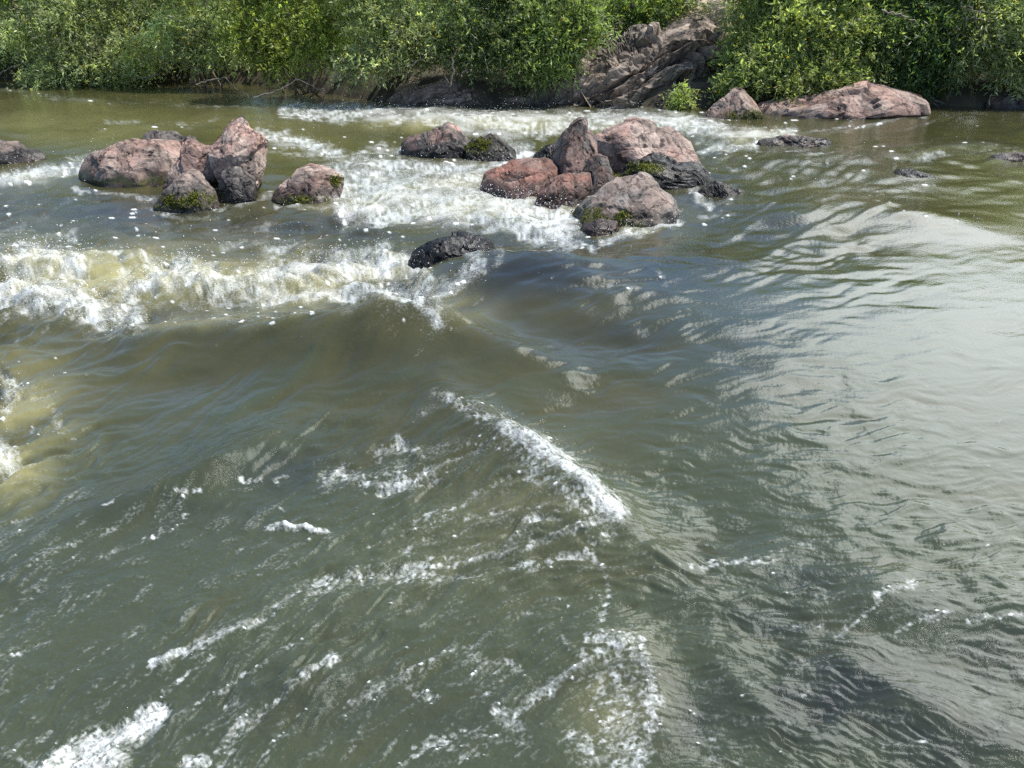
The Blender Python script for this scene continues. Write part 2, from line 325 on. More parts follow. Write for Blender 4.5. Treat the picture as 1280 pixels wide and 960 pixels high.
# flow directions in photo space
FLOWS = [(1200, 300, -1, .06), (1250, 200, -1, .02), (1100, 500, -1, -.02), (1240, 620, -1, -.05), (900, 400, -1, .08), (930, 280, -1, .5), (1000, 260, -1, .1), (720, 390, -1, .38), (620, 400, -1, .45), (560, 360, -1, .9),
         (450, 430, -1, .12), (300, 402, -1, .15), (180, 430, -1, .1), (400, 525, -1, .55), (250, 585, -1, .6), (100, 670, -1, .6), (60, 560, -1, .35), (100, 850, -1, .9), (300, 800, -1, .68),
         (430, 880, -1, 1.1), (600, 690, -1, .32), (700, 610, -1, .5), (540, 570, -1, .35), (860, 600, -1, -.08), (830, 690, -1, -.6), (870, 760, -1, -1), (980, 860, -1, -.9), (1180, 900, -1, -.6), (1000, 700, -1, .15), (1080, 770, -1, .7), (1200, 760, -1, -.1),
         (200, 150, -1, 0), (400, 180, -1, -.15), (520, 240, -1, .2), (650, 270, -1, -.3), (600, 170, -1, .1), (760, 150, -1, 0), (900, 210, -1, .15), (200, 290, -1, .06), (60, 350, -1, .3), (250, 350, -1, .3), (420, 340, -1, .1), (760, 830, -.5, 1), (600, 850, -1, .5), (640, 480, -1, -.3)]
# foam, and one painted cloud sheen: (polyline, half width, strength)
FOAM_SHEEN = [
    ([(560, 372), (590, 352), (618, 330), (626, 312)], 8, .62), ([(520, 345), (560, 362), (545, 380)], 9, .8), ([(430, 372), (480, 362), (520, 374), (552, 404)], 6, .8), ([(1030, 250), (1120, 262), (1230, 282)], 5, .30), ([(590, 512), (660, 552), (720, 598), (760, 640)], 16, .62),  # the stroke along the right pillow paints the cloud's reflected sheen in white
    ([(770, 650), (700, 665), (640, 690), (560, 705), (470, 722), (400, 728), (372, 738), (340, 766), (290, 790), (230, 815), (192, 832)], 5, .56), ([(762, 745), (745, 790), (700, 850), (640, 890)], 6, .56), ([(640, 830), (560, 815), (500, 845), (440, 880)], 6, .50),
    ([(420, 820), (380, 845), (330, 890), (285, 940), (270, 970)], 6, .60), ([(740, 610), (660, 640), (590, 650), (540, 655)], 5, .45), ([(690, 575), (620, 600), (560, 640), (520, 650)], 5, .45), ([(640, 545), (580, 570), (520, 600), (480, 615)], 6, .52), ([(0, 395), (150, 406), (300, 400), (450, 384)], 12, .30), ([(660, 930), (600, 915), (540, 925), (500, 960)], 6, .45),
    ([(20, 800), (120, 740)], 4, .36), ([(60, 860), (180, 780)], 4, .36), ([(100, 900), (260, 790)], 4, .34), ([(320, 960), (380, 890)], 5, .42), ([(400, 940), (470, 850)], 5, .36), ([(20, 950), (60, 915)], 5, .42), ([(120, 700), (220, 655)], 4, .32), ([(480, 760), (560, 740)], 5, .32), ([(560, 780), (700, 760)], 6, .30), ([(440, 690), (520, 665)], 5, .34), ([(300, 690), (330, 680)], 4, .34), ([(540, 600), (600, 580)], 6, .42),
    ([(92, 236), (150, 244), (195, 252)], 4, .7), ([(196, 266), (232, 276), (270, 270)], 4, .7), ([(344, 256), (380, 262), (420, 258)], 4, .75), ([(498, 206), (545, 212), (590, 212), (645, 206)], 4, .65), ([(606, 246), (650, 262), (690, 274), (735, 268)], 5, .85), ([(722, 300), (745, 312)], 4, .75), ([(860, 264), (895, 272), (930, 262)], 3, .5), ([(876, 164), (930, 170), (956, 162)], 4, .75), ([(960, 168), (1050, 166), (1150, 146)], 2.5, .45), ([(950, 190), (1040, 190)], 3, .5), ([(512, 352), (560, 358)], 6, .7), ([(640, 190), (660, 200)], 5, .8),

    ([(0, 110), (60, 122), (150, 128), (250, 131), (340, 135), (420, 139)], 5, .42), ([(130, 152), (200, 157), (240, 158), (275, 149)], 5, .42), ([(60, 165), (130, 160)], 4, .28),
    ([(360, 137), (470, 143), (560, 148), (640, 150), (720, 152), (800, 148), (860, 155), (905, 165)], 13, 1.0), ([(560, 160), (620, 158), (690, 160), (740, 150)], 11, 1.05), ([(860, 145), (800, 143)], 5, .5),
    ([(455, 192), (480, 187), (500, 190)], 9, .75), ([(325, 168), (380, 180), (430, 200), (500, 211), (600, 214), (660, 206)], 11, .92), ([(340, 185), (400, 200), (430, 215)], 8, .5),
    ([(425, 230), (500, 236), (560, 243), (640, 260), (700, 282)], 30, 1.04), ([(430, 264), (520, 264), (600, 272), (710, 298)], 15, 1.0), ([(430, 212), (520, 220), (610, 226)], 11, .85),
    ([(632, 182), (655, 192), (640, 205)], 14, .9), ([(600, 165), (680, 165)], 10, .9), ([(845, 158), (900, 164), (960, 171), (990, 167)], 9, 1.0), ([(880, 186), (945, 184)], 7, .95), ([(870, 176), (960, 178)], 6, .6),
    ([(868, 240), (888, 256)], 8, .95), ([(755, 302), (790, 290), (845, 276)], 7, 1.0), ([(880, 258), (925, 245)], 3, .5), ([(800, 265), (850, 285)], 5, .4),
    ([(0, 226), (40, 219), (85, 211), (150, 194)], 10, 1.0), ([(60, 205), (150, 190), (110, 200)], 4, .4), ([(185, 262), (275, 262), (330, 248), (340, 240)], 3, .7), ([(330, 245), (420, 255), (430, 235)], 5, .6),
    ([(0, 250), (150, 262), (300, 268)], 16, .33), ([(0, 278), (100, 282), (200, 285), (400, 290), (500, 300)], 18, .38), ([(0, 290), (90, 295)], 10, .5), ([(280, 305), (400, 310), (500, 320)], 10, .55),
    ([(0, 352), (120, 356), (260, 350), (420, 346), (540, 378)], 36, .50), ([(0, 332), (45, 318), (100, 334)], 20, .92), ([(0, 366), (60, 368), (120, 384), (165, 394)], 22, 1.0), ([(105, 322), (180, 320)], 12, .72),
    ([(160, 358), (230, 342), (280, 358), (330, 352), (400, 336), (480, 330)], 24, .92), ([(330, 376), (440, 364), (500, 360), (530, 384), (545, 402)], 9, .95), ([(460, 318), (520, 336)], 14, .9),
    ([(520, 362), (570, 352), (600, 332), (585, 312)], 10, .85), ([(560, 312), (610, 312)], 5, .55), ([(190, 402), (330, 398), (400, 388)], 5, .38), ([(545, 400), (570, 410)], 6, .45), ([(600, 372), (560, 400)], 5, .4),
    ([(0, 470), (18, 490), (8, 510)], 12, .85), ([(0, 560), (14, 575), (0, 590)], 14, .9), ([(10, 530), (90, 545)], 8, .42), ([(20, 480), (60, 500), (70, 530)], 14, .45), ([(20, 620), (60, 610)], 6, .4), ([(20, 425), (60, 415)], 5, .4),
    ([(545, 490), (590, 513), (630, 533)], 8, .62), ([(630, 533), (690, 565), (730, 600), (772, 642)], 13, 1.0), ([(620, 550), (680, 590), (740, 640)], 18, .5),
    ([(650, 545), (560, 560), (470, 600)], 14, .42), ([(700, 580), (610, 620), (540, 650)], 9, .38), ([(740, 620), (640, 680), (550, 700), (440, 722)], 11, .42), ([(770, 655), (740, 690), (600, 720), (450, 726), (390, 742)], 10, .46), ([(700, 640), (600, 660), (500, 690)], 8, .36),
    ([(470, 565), (500, 553), (520, 565)], 9, .62), ([(410, 600), (430, 590), (455, 600)], 12, .66), ([(480, 610), (540, 595)], 11, .62), ([(520, 520), (560, 505)], 6, .45), ([(655, 655), (672, 648)], 7, .72),
    ([(335, 660), (375, 660), (410, 667)], 4, .9), ([(220, 613), (245, 615)], 3, .7), ([(300, 600), (325, 600)], 4, .6), ([(345, 602), (355, 595)], 4, .65), ([(235, 650), (232, 642)], 3, .7), ([(345, 635), (355, 640)], 3, .5), ([(130, 632), (142, 625)], 2, .9),
    ([(190, 832), (230, 812), (290, 788)], 6, .85), ([(290, 788), (340, 765), (378, 733)], 8, .52), ([(378, 733), (420, 722)], 5, .5), ([(80, 952), (120, 930), (165, 915), (195, 893)], 16, .98), ([(60, 975), (140, 950)], 22, .98), ([(235, 958), (255, 955)], 9, .92),
    ([(275, 940), (300, 905), (340, 880), (400, 830)], 6, .6), ([(200, 870), (270, 820)], 4, .45), ([(240, 885), (330, 830)], 4, .42), ([(40, 960), (0, 940)], 8, .5), ([(280, 885), (296, 875)], 5, .6), ([(355, 810), (362, 805)], 5, .55),
    ([(0, 725), (60, 692), (150, 655)], 6, .45), ([(0, 770), (60, 735)], 4, .42), ([(0, 830), (60, 800)], 5, .46), ([(10, 890), (60, 850)], 4, .4), ([(0, 660), (40, 645)], 5, .4),
    ([(745, 798), (790, 800), (812, 840), (816, 900), (800, 955), (785, 990)], 13, .70), ([(770, 830), (785, 880), (780, 960)], 30, .55), ([(640, 892), (700, 850), (750, 815)], 9, .66), ([(625, 890), (645, 908)], 11, .72), ([(740, 840), (765, 900), (760, 940)], 26, .5), ([(720, 930), (760, 960)], 18, .55),
    ([(500, 850), (540, 828), (600, 806)], 9, .52), ([(515, 860), (540, 872)], 8, .5), ([(580, 830), (640, 840), (600, 870)], 12, .42), ([(520, 935), (600, 930), (660, 920)], 7, .42), ([(430, 950), (460, 900)], 6, .36), ([(700, 800), (730, 830)], 8, .45), ([(540, 960), (600, 940)], 10, .36),
    ([(735, 665), (762, 740), (742, 792)], 7, .45), ([(700, 775), (715, 750), (760, 745)], 4, .45), ([(850, 712), (930, 700), (1020, 678)], 5, .46), ([(940, 705), (970, 700)], 3, .5), ([(1040, 802), (1100, 752)], 5, .42), ([(1095, 742), (1140, 730)], 6, .66), ([(1120, 790), (1150, 775), (1190, 768)], 6, .56), ([(1210, 776), (1290, 768)], 6, .60),
    ([(950, 790), (1060, 775)], 6, .28), ([(840, 890), (900, 950)], 26, .3), ([(840, 700), (900, 800)], 20, .2), ([(900, 720), (1000, 730)], 12, .22), ([(1100, 935), (1160, 925)], 3, .5), ([(1000, 870), (1010, 868)], 3, .6),
    ([(1000, 200), (1100, 196), (1180, 190), (1275, 189)], 10, .5), ([(900, 208), (1000, 216), (1080, 220)], 16, .42), ([(1075, 236), (1110, 240), (1165, 228)], 4, .6), ([(960, 180), (1100, 184), (1200, 178)], 9, .34), ([(1060, 222), (1085, 216)], 4, .6), ([(1020, 250), (1060, 245)], 4, .35), ([(1120, 165), (1170, 150)], 3, .5), ([(1000, 165), (1100, 155), (1160, 142)], 2.5, .6), ([(860, 250), (950, 260)], 14, .34),
    ([(755, 350), (790, 362)], 6, .55), ([(825, 340), (830, 358)], 4, .55), ([(700, 330), (690, 350), (700, 365)], 4, .38), ([(1150, 700), (1280, 690)], 12, .18), ([(840, 605), (900, 600)], 3, .38), ([(1240, 235), (1260, 250)], 3, .2),
]
AER = [(560, 248, 130, 26, .75), (620, 155, 170, 12, .7), (180, 345, 170, 40, .7), (40, 335, 90, 40, .6), (40, 510, 60, 60, .55), (15, 590, 50, 40, .6), (340, 350, 110, 35, .55), (480, 345, 70, 25, .4), (640, 610, 130, 70, .16), (640, 700, 160, 60, .12),
       (930, 170, 60, 10, .5), (580, 385, 40, 20, .3), (770, 870, 60, 80, .2), (240, 405, 120, 10, .2), (100, 150, 300, 40, .30), (330, 170, 120, 40, .28), (1200, 240, 180, 60, .06), (800, 290, 40, 12, .4), (30, 220, 60, 14, .3)]
BEDS = [(1000, 205, 110, 26, .6), (660, 345, 140, 45, .95), (820, 335, 120, 48, .85), (930, 290, 90, 60, .65), (780, 415, 200, 45, .5), (150, 268, 220, 20, .75), (400, 283, 170, 18, .75), (900, 420, 110, 80, .4), (500, 450, 60, 30, .3), (900, 240, 70, 30, .5)]
BED = [(1000, 725, 90, 26, .7), (1130, 760, 80, 30, .7), (1060, 870, 170, 80, .95), (1180, 930, 130, 50, 1.0), (960, 780, 80, 30, .8), (880, 900, 80, 80, .6), (340, 585, 160, 40, .6), (200, 640, 160, 40, .5), (300, 880, 200, 60, .45), (560, 900, 160, 60, .35), (620, 350, 90, 40, .75), (900, 740, 80, 60, .4),
       (280, 600, 60, 26, .4), (1240, 830, 80, 60, .7), (60, 730, 100, 40, .35), (1140, 218, 40, 10, .7), (880, 240, 60, 25, .5), (430, 880, 100, 60, .4), (250, 275, 300, 16, .3)]
# local ripple strength: (px, py, world-scale factor of the small waves, shader ripple)
RIPS = [(1200, 300, .42, .16), (1100, 450, .40, .16), (1200, 620, .50, .2), (900, 450, .34, .14), (820, 540, .34, .14), (700, 400, .80, .26), (600, 450, .6, .2), (720, 470, .7, .25), (350, 430, .55, .28), (480, 440, .5, .28), (300, 490, .4, .2), (150, 500, .5, .2),
        (400, 580, 1.0, .45), (250, 620, 1.1, .5), (100, 800, 1.2, .5), (300, 750, 1.2, .5), (500, 780, 1.0, .5), (600, 640, 1.2, .5), (450, 900, 1.1, .5), (680, 900, 1.2, .5), (850, 640, .8, .3), (900, 800, 1.0, .4), (1000, 760, 1.1, .4), (1150, 880, 1.0, .35), (1000, 930, 1.0, .35), (1200, 720, .8, .3), (830, 740, 1.2, .35),
        (100, 140, .7, .3), (300, 140, .7, .3), (1200, 170, .6, .2), (1000, 220, 2.0, .6), (900, 250, 1.5, .5), (1130, 190, 1.5, .5), (950, 195, 2.0, .6), (600, 240, 2.2, .5), (600, 160, 2.2, .5), (200, 340, 2.6, .5), (60, 350, 2.6, .5), (400, 340, 2.4, .5), (200, 275, 1.6, .5), (20, 520, 1.6, .4), (650, 340, .6, .2), (950, 330, .5, .2), (760, 350, .8, .2)]

def build_river():
    pu = np.concatenate([np.linspace(-2600, -560, 18), np.linspace(-520, -130, 24), np.arange(-120, 1401, 1.5), np.linspace(1410, 1800, 24), np.linspace(1840, 3900, 18)])
    pv = np.concatenate([np.arange(94, 985, 1.5), np.arange(990, 1300, 10), np.arange(1320, 2000, 60)])
    GX, GY = np.meshgrid(pu, pv); X, Y = at(GX, GY); ny, nx = X.shape
    dist = np.hypot(X, Y)
    # base level
    num = np.zeros_like(X); den = np.full_like(X, 1e-9)
    for a, b, z in LEVELS:
        xx, yy = at(a, b, z); s = 0.16 * math.hypot(xx, yy) + 0.25
        w = np.exp(-((X - xx) ** 2 + (Y - yy) ** 2) / (2 * s * s)) + 1e-7 / (1 + (X - xx) ** 2 + (Y - yy) ** 2); num += w * z; den += w
    Z = num / den
    # crests: distance to smooth curves on every fourth row and column, then brought back to the full grid
    ri = np.unique(np.append(np.arange(0, ny, 4), ny - 1)); ci = np.unique(np.append(np.arange(0, nx, 4), nx - 1))
    Xc, Yc = X[np.ix_(ri, ci)], Y[np.ix_(ri, ci)]; Zc = np.zeros_like(Xc)
    warp = 0.10 * noise2(Xc * 1.6, Yc * 1.6, 21); warq = 0.10 * noise2(Xc * 1.6, Yc * 1.6, 22)
    for pts, wf, wb in RIDGES:
        K = np.array([(*at(a, b, z), am) for a, b, z, am in pts]); K = np.concatenate([[2 * K[0] - K[1]], K, [2 * K[-1] - K[-2]]]); C = []
        for q in range(1, len(K) - 2):
            for t in np.linspace(0, 1, 5)[:-1]:
                C.append(.5 * (2 * K[q] + (K[q + 1] - K[q - 1]) * t + (2 * K[q - 1] - 5 * K[q] + 4 * K[q + 1] - K[q + 2]) * t * t + (3 * K[q] - K[q - 1] - 3 * K[q + 1] + K[q + 2]) * t ** 3))
        C.append(K[-2]); k = min(1.0, 0.35 + min(wf, wb) * 2)
        x0 = Xc + warp * k * 0.5; y0 = Yc + warq * k * 0.5
        best = np.full(Xc.shape, 1e9); ah = np.zeros_like(Xc); sg = np.zeros_like(Xc)
        for (p, q) in zip(C[:-1], C[1:]):
            ex, ey = q[0] - p[0], q[1] - p[1]; l2 = ex * ex + ey * ey + 1e-12
            t = np.clip(((x0 - p[0]) * ex + (y0 - p[1]) * ey) / l2, 0, 1)
            dx = x0 - p[0] - t * ex; dy = y0 - p[1] - t * ey; d = dx * dx + dy * dy
            mk = d < best; best = np.where(mk, d, best); ah = np.where(mk, p[2] + (q[2] - p[2]) * t, ah); sg = np.where(mk, (ex * dy - ey * dx) / math.sqrt(l2), sg)
        d = np.sqrt(best); sg = sg if C[-1][0] > C[0][0] else -sg
        w = wf + (wb - wf) * sstep(-.04, .04, sg)
        Zc += ah * np.exp(-((d + 1e-4) / w) ** (1.45 if min(wf, wb) < .5 else 2))
    for _ in range(2):
        Zc[1:-1] = (Zc[:-2] + 2 * Zc[1:-1] + Zc[2:]) / 4; Zc[:, 1:-1] = (Zc[:, :-2] + 2 * Zc[:, 1:-1] + Zc[:, 2:]) / 4
    tmp = np.stack([np.interp(np.arange(ny), ri, Zc[:, k]) for k in range(len(ci))], 1); Zr = np.stack([np.interp(np.arange(nx), ci, tmp[k]) for k in range(ny)], 0)
    for _ in range(4):
        Zr[1:-1] = (Zr[:-2] + 2 * Zr[1:-1] + Zr[2:]) / 4; Zr[:, 1:-1] = (Zr[:, :-2] + 2 * Zr[:, 1:-1] + Zr[:, 2:]) / 4
    Z = Z + Zr
    PX, PY = proj(X, Y, Z)                            # where each point of the wavy surface stands in the photograph
    # flow field and streak noise (line integral convolution)
    fx = np.zeros_like(X); fy = np.zeros_like(X)
    for a, b, u, v in FLOWS:
        l = math.hypot(u, v); s = 60 + 0.06 * b
        w = np.exp(-(((PX - a) / 1.4) ** 2 + (PY - b) ** 2) / (2 * s * s)) + 1e-6; fx += w * u / l; fy += w * v / l
    l = np.hypot(fx, fy) + 1e-9; fx /= l; fy /= l
    fx32, fy32 = fx.astype(np.float32), fy.astype(np.float32)
    wob = noise2(GX / 45, GY / 30, 31) * 0.55
    c, s = np.cos(wob), np.sin(wob); fx32, fy32 = (fx32 * c - fy32 * s).astype(np.float32), (fx32 * s + fy32 * c).astype(np.float32)
    def blur(a, n):
        for _ in range(n):
            a = (np.roll(a, 1, 0) + 2 * a + np.roll(a, -1, 0)) / 4; a = (np.roll(a, 1, 1) + 2 * a + np.roll(a, -1, 1)) / 4
        return a
    def hblur(a): return (np.roll(a, 1, 1) + 2 * a + np.roll(a, -1, 1)) / 3
    J, I = np.meshgrid(np.arange(nx, dtype=np.float32), np.arange(ny, dtype=np.float32))
    def lic(src, n, step):
        acc = src.copy(); wsum = 1.0
        for sgn in (1, -1):
            j = J.copy(); i = I.copy()
            for k in range(n):
                ii = np.clip(i, 0, ny - 1.01); jj = np.clip(j, 0, nx - 1.01); i0 = ii.astype(np.int32); j0 = jj.astype(np.int32)
                j = j + sgn * step * fx32[i0, j0]; i = i + sgn * step * fy32[i0, j0]
                ii = np.clip(i, 0, ny - 1.01); jj = np.clip(j, 0, nx - 1.01); i0 = ii.astype(np.int32); j0 = jj.astype(np.int32); a = ii - i0; b = jj - j0
                w = 1 - k / n
                acc += w * ((src[i0, j0] * (1 - b) + src[i0, j0 + 1] * b) * (1 - a) + (src[i0 + 1, j0] * (1 - b) + src[i0 + 1, j0 + 1] * b) * a); wsum += w
        return acc / wsum
    def std(a): a = a - a.mean(); return a / (a.std() + 1e-9)
    wn = rng.normal(size=X.shape).astype(np.float32)
    licF = std(lic(std(blur(wn, 1)), 9, 1.3))         # fine streaks
    licM = std(lic(std(blur(rng.normal(size=X.shape).astype(np.float32), 5)), 12, 2.4))
    licC = std(lic(std(blur(rng.normal(size=X.shape).astype(np.float32), 26)), 14, 5.0))
    # ripple zones
    num = np.zeros_like(X); nm2 = np.zeros_like(X); den = np.full_like(X, 1e-9)
    for a, b, r1, r2 in RIPS:
        w = np.exp(-(((PX - a) / 1.5) ** 2 + (PY - b) ** 2) / (2 * 55.0 ** 2)) + 1e-7; num += w * r1; nm2 += w * r2; den += w
    RZ = num / den; SR = nm2 / den
    # foam density
    D = np.zeros_like(X, dtype=np.float32)
    jx = PX + 5 * noise2(GX / 22, GY / 14, 41) + 2.5 * noise2(GX / 8, GY / 6, 42); jy = PY + 3.5 * noise2(GX / 22, GY / 14, 43) + 1.6 * noise2(GX / 8, GY / 6, 44)
    for pts, w, st in FOAM_SHEEN:
        xs = [p[0] for p in pts]; ys = [p[1] for p in pts]; mg = 3 * w + 14
        rr = np.where((pv > min(ys) - mg - 40) & (pv < max(ys) + mg + 110))[0]; cc = np.where((pu > min(xs) - mg - 30) & (pu < max(xs) + mg + 30))[0]
        if len(rr) == 0 or len(cc) == 0: continue
        sl = (slice(rr[0], rr[-1] + 1), slice(cc[0], cc[-1] + 1)); px, py = jx[sl], jy[sl]; best = np.full(px.shape, 1e9)
        for p, q in zip(pts[:-1], pts[1:]):
            ex, ey = q[0] - p[0], q[1] - p[1]; l2 = ex * ex + ey * ey + 1e-9
            t = np.clip(((px - p[0]) * ex + (py - p[1]) * ey) / l2, 0, 1); best = np.minimum(best, (px - p[0] - t * ex) ** 2 + (py - p[1] - t * ey) ** 2)
        D[sl] = np.maximum(D[sl], st * np.exp(-(np.sqrt(best) / (w * 1.25)) ** 2.2))
    def blobs(L):
        a = np.zeros_like(X)
        for bx, by, rx, ry, st in L: a = np.maximum(a, st * np.exp(-((jx - bx) / rx) ** 2 - ((jy - by) / ry) ** 2))
        return a
    aer = blobs(AER) * np.clip(0.75 + 0.35 * licC, 0.2, 1.2); bed = np.maximum(blobs(BEDS) * np.clip(.85 + .3 * noise2(X * 2, Y * 2, 63), 0, 1), blobs(BED) * (1 - .12 * sstep(500, 600, PY)) * np.clip(0.65 + 0.4 * noise2(X * 3, Y * 3, 61) + 0.3 * noise2(X * 9, Y * 9, 62), 0, 1))
    sp = np.maximum(np.gradient(Y, axis=0).__abs__(), np.gradient(X, axis=1).__abs__())
    def fade(lam): return sstep(2.2, 5, lam / sp)
    far = np.clip(dist / 6, 0.35, 1.6)
    fr_ = np.clip(far, .6, 1.6); f1, f2 = worley2(X * 14 / fr_ + licM * .25, Y * 14 / fr_, 51); lace = std(1 - (f2 - f1))
    g1, g2 = worley2(X * 5 / far + 0.25 * noise2(X * 6, Y * 6, 52), Y * 5 / far, 53); lace2 = std(1 - (g2 - g1))
    hf = std(blur(wn, 1)); lump = noise2(X * 3.2, Y * 3.2, 54) + 0.6 * noise2(X * 7, Y * 7, 55)
    dots = np.clip(D * 1.6, 0, 1)
    fg = sstep(420, 620, PY)                                                       # near water: fine bubbles; farther off: torn sheets
    u1 = uniformize(1.0 * licF + 0.95 * licM + 0.35 * lace + 0.45 * lace2 + 0.5 * hf + 0.4 * std(lump))
    u2 = uniformize(1.0 * licF + 0.6 * licM + 0.75 * lace + 0.45 * lace2 + .12 * std(wn) + 0.75 * hf + 0.35 * std(lump))
    u = u1 * (1 - fg) + u2 * fg
    us = uniformize(0.8 * licF + 0.7 * licM + .3 * lace2)
    D = D * (1 + .10 * fg)
    film = np.clip(D, 0, 1) ** 1.2 * (.15 + .60 * us ** 2)                         # thin drawn-out bubble film
    core = sstep(-0.12 + .02 * fg, 0.78 - .16 * fg, D * 1.10 - u)
    foam = np.maximum(film * .8, core * (.30 + .70 * uniformize(hf + .5 * licF + .1 * std(wn)) ** .8)) * sstep(.02, .12, D)
    sl_ = std(lic(std(wn), 3, .9)); glint_speck = uniformize(sl_ * (1 - .6 * fg) + .6 * hf * fg + 0.2 * licM)
    foam = np.maximum(foam, 1.25 * hblur(sstep(0.0, 0.003, glint_speck - (0.9990 - .002 * np.clip(RZ - .7, 0, 1) - 0.010 * np.clip(D - .05, 0, .5))).astype(np.float32)) * (PY > 112)); foam = np.clip(foam, 0, 1)  # scattered white specks: stray bubbles plus sun glints painted into the colour
    foam = np.maximum(foam, fg * .17 * us ** 3 * np.clip(RZ, 0, 1.4))  # faint near streaks: thin bubbles plus rippled light painted into the colour
    ww = blur(np.clip(D, 0, 1).astype(np.float32), 8)                              # broken-water amount
    # small waves, stronger in some patches than in others
    RZ = RZ * np.clip(1 + .9 * noise2(X * .9, Y * .9, 75) + .6 * noise2(X * 2.3, Y * 2.3, 76), .25, 2.0)
    dz = np.zeros_like(X)
    cs = 0.012 * RZ
    dz += cs * 0.7 * noise2(X * 2.2, Y * 3.4, 71) * fade(.35) + cs * 0.5 * noise2(X * 4.5 + 3, Y * 7, 72) * fade(.16) + cs * .28 * noise2(X * 9, Y * 16, 73) * fade(.07)
    k = np.clip(sp / 0.006, 0.5, 6)                                                # streak waves scale with their drawn wavelength
    dz += .006 * RZ * fg * (np.abs(noise2(X * 5 + .8 * licC * .3, Y * 5, 79)) + .5 * np.abs(noise2(X * 11, Y * 11, 80)))
    dz += licC * 0.0022 * RZ * np.minimum(k, 2.5) + licM * 0.0011 * RZ * np.minimum(k, 3) + licF * (.0008 + .0007 * fg) * RZ * np.minimum(k, 2.2) + .0016 * RZ * (noise2(X * 22 + 2 * licC, Y * 46, 77) + .6 * noise2(X * 40 + 2 * licC, Y * 80, 78)) * fade(.02)
    bw = sstep(.25, .8, ww) * (.5 + .5 * (1 - sstep(500, 600, PX)) * sstep(285, 320, PY))
    bil = lambda f, sd: np.abs(noise2(X * f, Y * f, sd))
    dz += bw * np.clip(dist / 5, .25, 1.2) * (0.10 * (bil(2.2, 81) - .3) * fade(.45) + 0.055 * (bil(5, 82) - .3) * fade(.2) + 0.018 * (bil(11, 83) - .3) * fade(.1) + 0.007 * (bil(24, 84) - .3) * fade(.05)) * 0.95 + bw * (licM * .007 + licF * .003) * np.clip(dist / 5, .2, 1.2)
    dz += foam * 0.004 * np.clip(dist / 4, .3, 1.2) * (1 + .4 * hf * fade(.03))
    edge = sstep(-2000, -300, PX) * (1 - sstep(1600, 3400, PX)); Z = Z + dz * edge
    V = np.stack([X, Y, Z], -1).reshape(-1, 3); i = np.arange(nx * ny).reshape(ny, nx)
    Q = np.stack([i[:-1, :-1], i[1:, :-1], i[1:, 1:], i[:-1, 1:]], -1)
    o = mesh_np('river_water', V, Q, M_WATER, attrs={'foam': foam.ravel(), 'aer': np.clip(aer, 0, 1).ravel(), 'bed': np.clip(bed, 0, 1).ravel(), 'ripple': np.clip(SR, 0, 1).ravel(), 'cool': np.clip(np.maximum(sstep(430, 640, PY), sstep(700, 950, PX) * sstep(280, 380, PY)) + .18 * licC + .10 * licM + .06 * licF + .25 * noise2(X * 1.1, Y * 1.1, 91), 0, 1).ravel(), 'ftone': np.clip(.45 + .22 * licM + .22 * licC + .12 * licF, 0, 1).ravel()}, nper=4)
    tag(o, kind='structure')
    # spray: droplets thrown up from the broken crests
    inside = (GX > -100) & (GX < 1380) & (GY < 980)
    wgt = np.where(inside, np.clip(D - .45, 0, 1) ** 1.5 * foam * np.clip(dist / 5, .3, 1) , 0).ravel() + np.where(inside, D * .010 * (1 - .85 * fg), 0).ravel()
    wgt = wgt * (1 - .8 * fg.ravel()); n = 13000; idx = rng.choice(wgt.size, n, p=wgt / wgt.sum()); P = V[idx].copy(); dd = dist.ravel()[idx]
    wwv = np.clip(ww.ravel()[idx], 0, 1)
    P += rng.normal(size=(n, 3)) * (np.array([.05, .05, 0])[None] * np.clip(dd / 6, .2, 1)[:, None]); P[:, 2] += rng.exponential(1.0, n) * 0.065 * wwv * np.clip(dd / 6, .15, 1.3)
    r = (0.0009 + 0.0026 * rng.random(n) ** 3) * np.clip(dd / 4, .5, 2.0)
    octv = np.array([[1, 0, 0], [-1, 0, 0], [0, 1, 0], [0, -1, 0], [0, 0, 1], [0, 0, -1]], float); octf = np.array([[0, 2, 4], [2, 1, 4], [1, 3, 4], [3, 0, 4], [2, 0, 5], [1, 2, 5], [3, 1, 5], [0, 3, 5]])
    SV = (P[:, None] + octv[None] * r[:, None, None]).reshape(-1, 3); ST = (octf[None] + (np.arange(n) * 6)[:, None, None]).reshape(-1, 3)
    so = mesh_np('spray_droplets', SV, ST, M_SPRAY); tag(so, 'white droplets of spray flung up from the rapids', 'spray', kind='stuff')
    return X, Y, Z
RX, RY, RZH = build_river()

# ------------------------------------------------------------------ rocks
def ico(n):
    me = bpy.data.meshes.new('t'); import bmesh
    b = bmesh.new(); bmesh.ops.create_icosphere(b, subdivisions=n, radius=1); b.to_mesh(me); b.free()
    V = np.empty(len(me.vertices) * 3); me.vertices.foreach_get('co', V); T = np.empty(len(me.polygons) * 3, np.int32); me.polygons.foreach_get('vertices', T)
    bpy.data.meshes.remove(me); return V.reshape(-1, 3), T.reshape(-1, 3)
ICO = {k: ico(k) for k in (3, 5, 6, 7)}
PINK, PALE, GREY, DARK, RED = np.array((.36, .235, .19)), np.array((.43, .33, .275)), np.array((.20, .175, .155)), np.array((.040, .035, .030)), np.array((.20, .098, .073))
def normals(V, T):
    n = np.zeros_like(V); fn = np.cross(V[T[:, 1]] - V[T[:, 0]], V[T[:, 2]] - V[T[:, 0]])
    for k in range(3): np.add.at(n, T[:, k], fn)
    return n / (np.linalg.norm(n, axis=1)[:, None] + 1e-12)
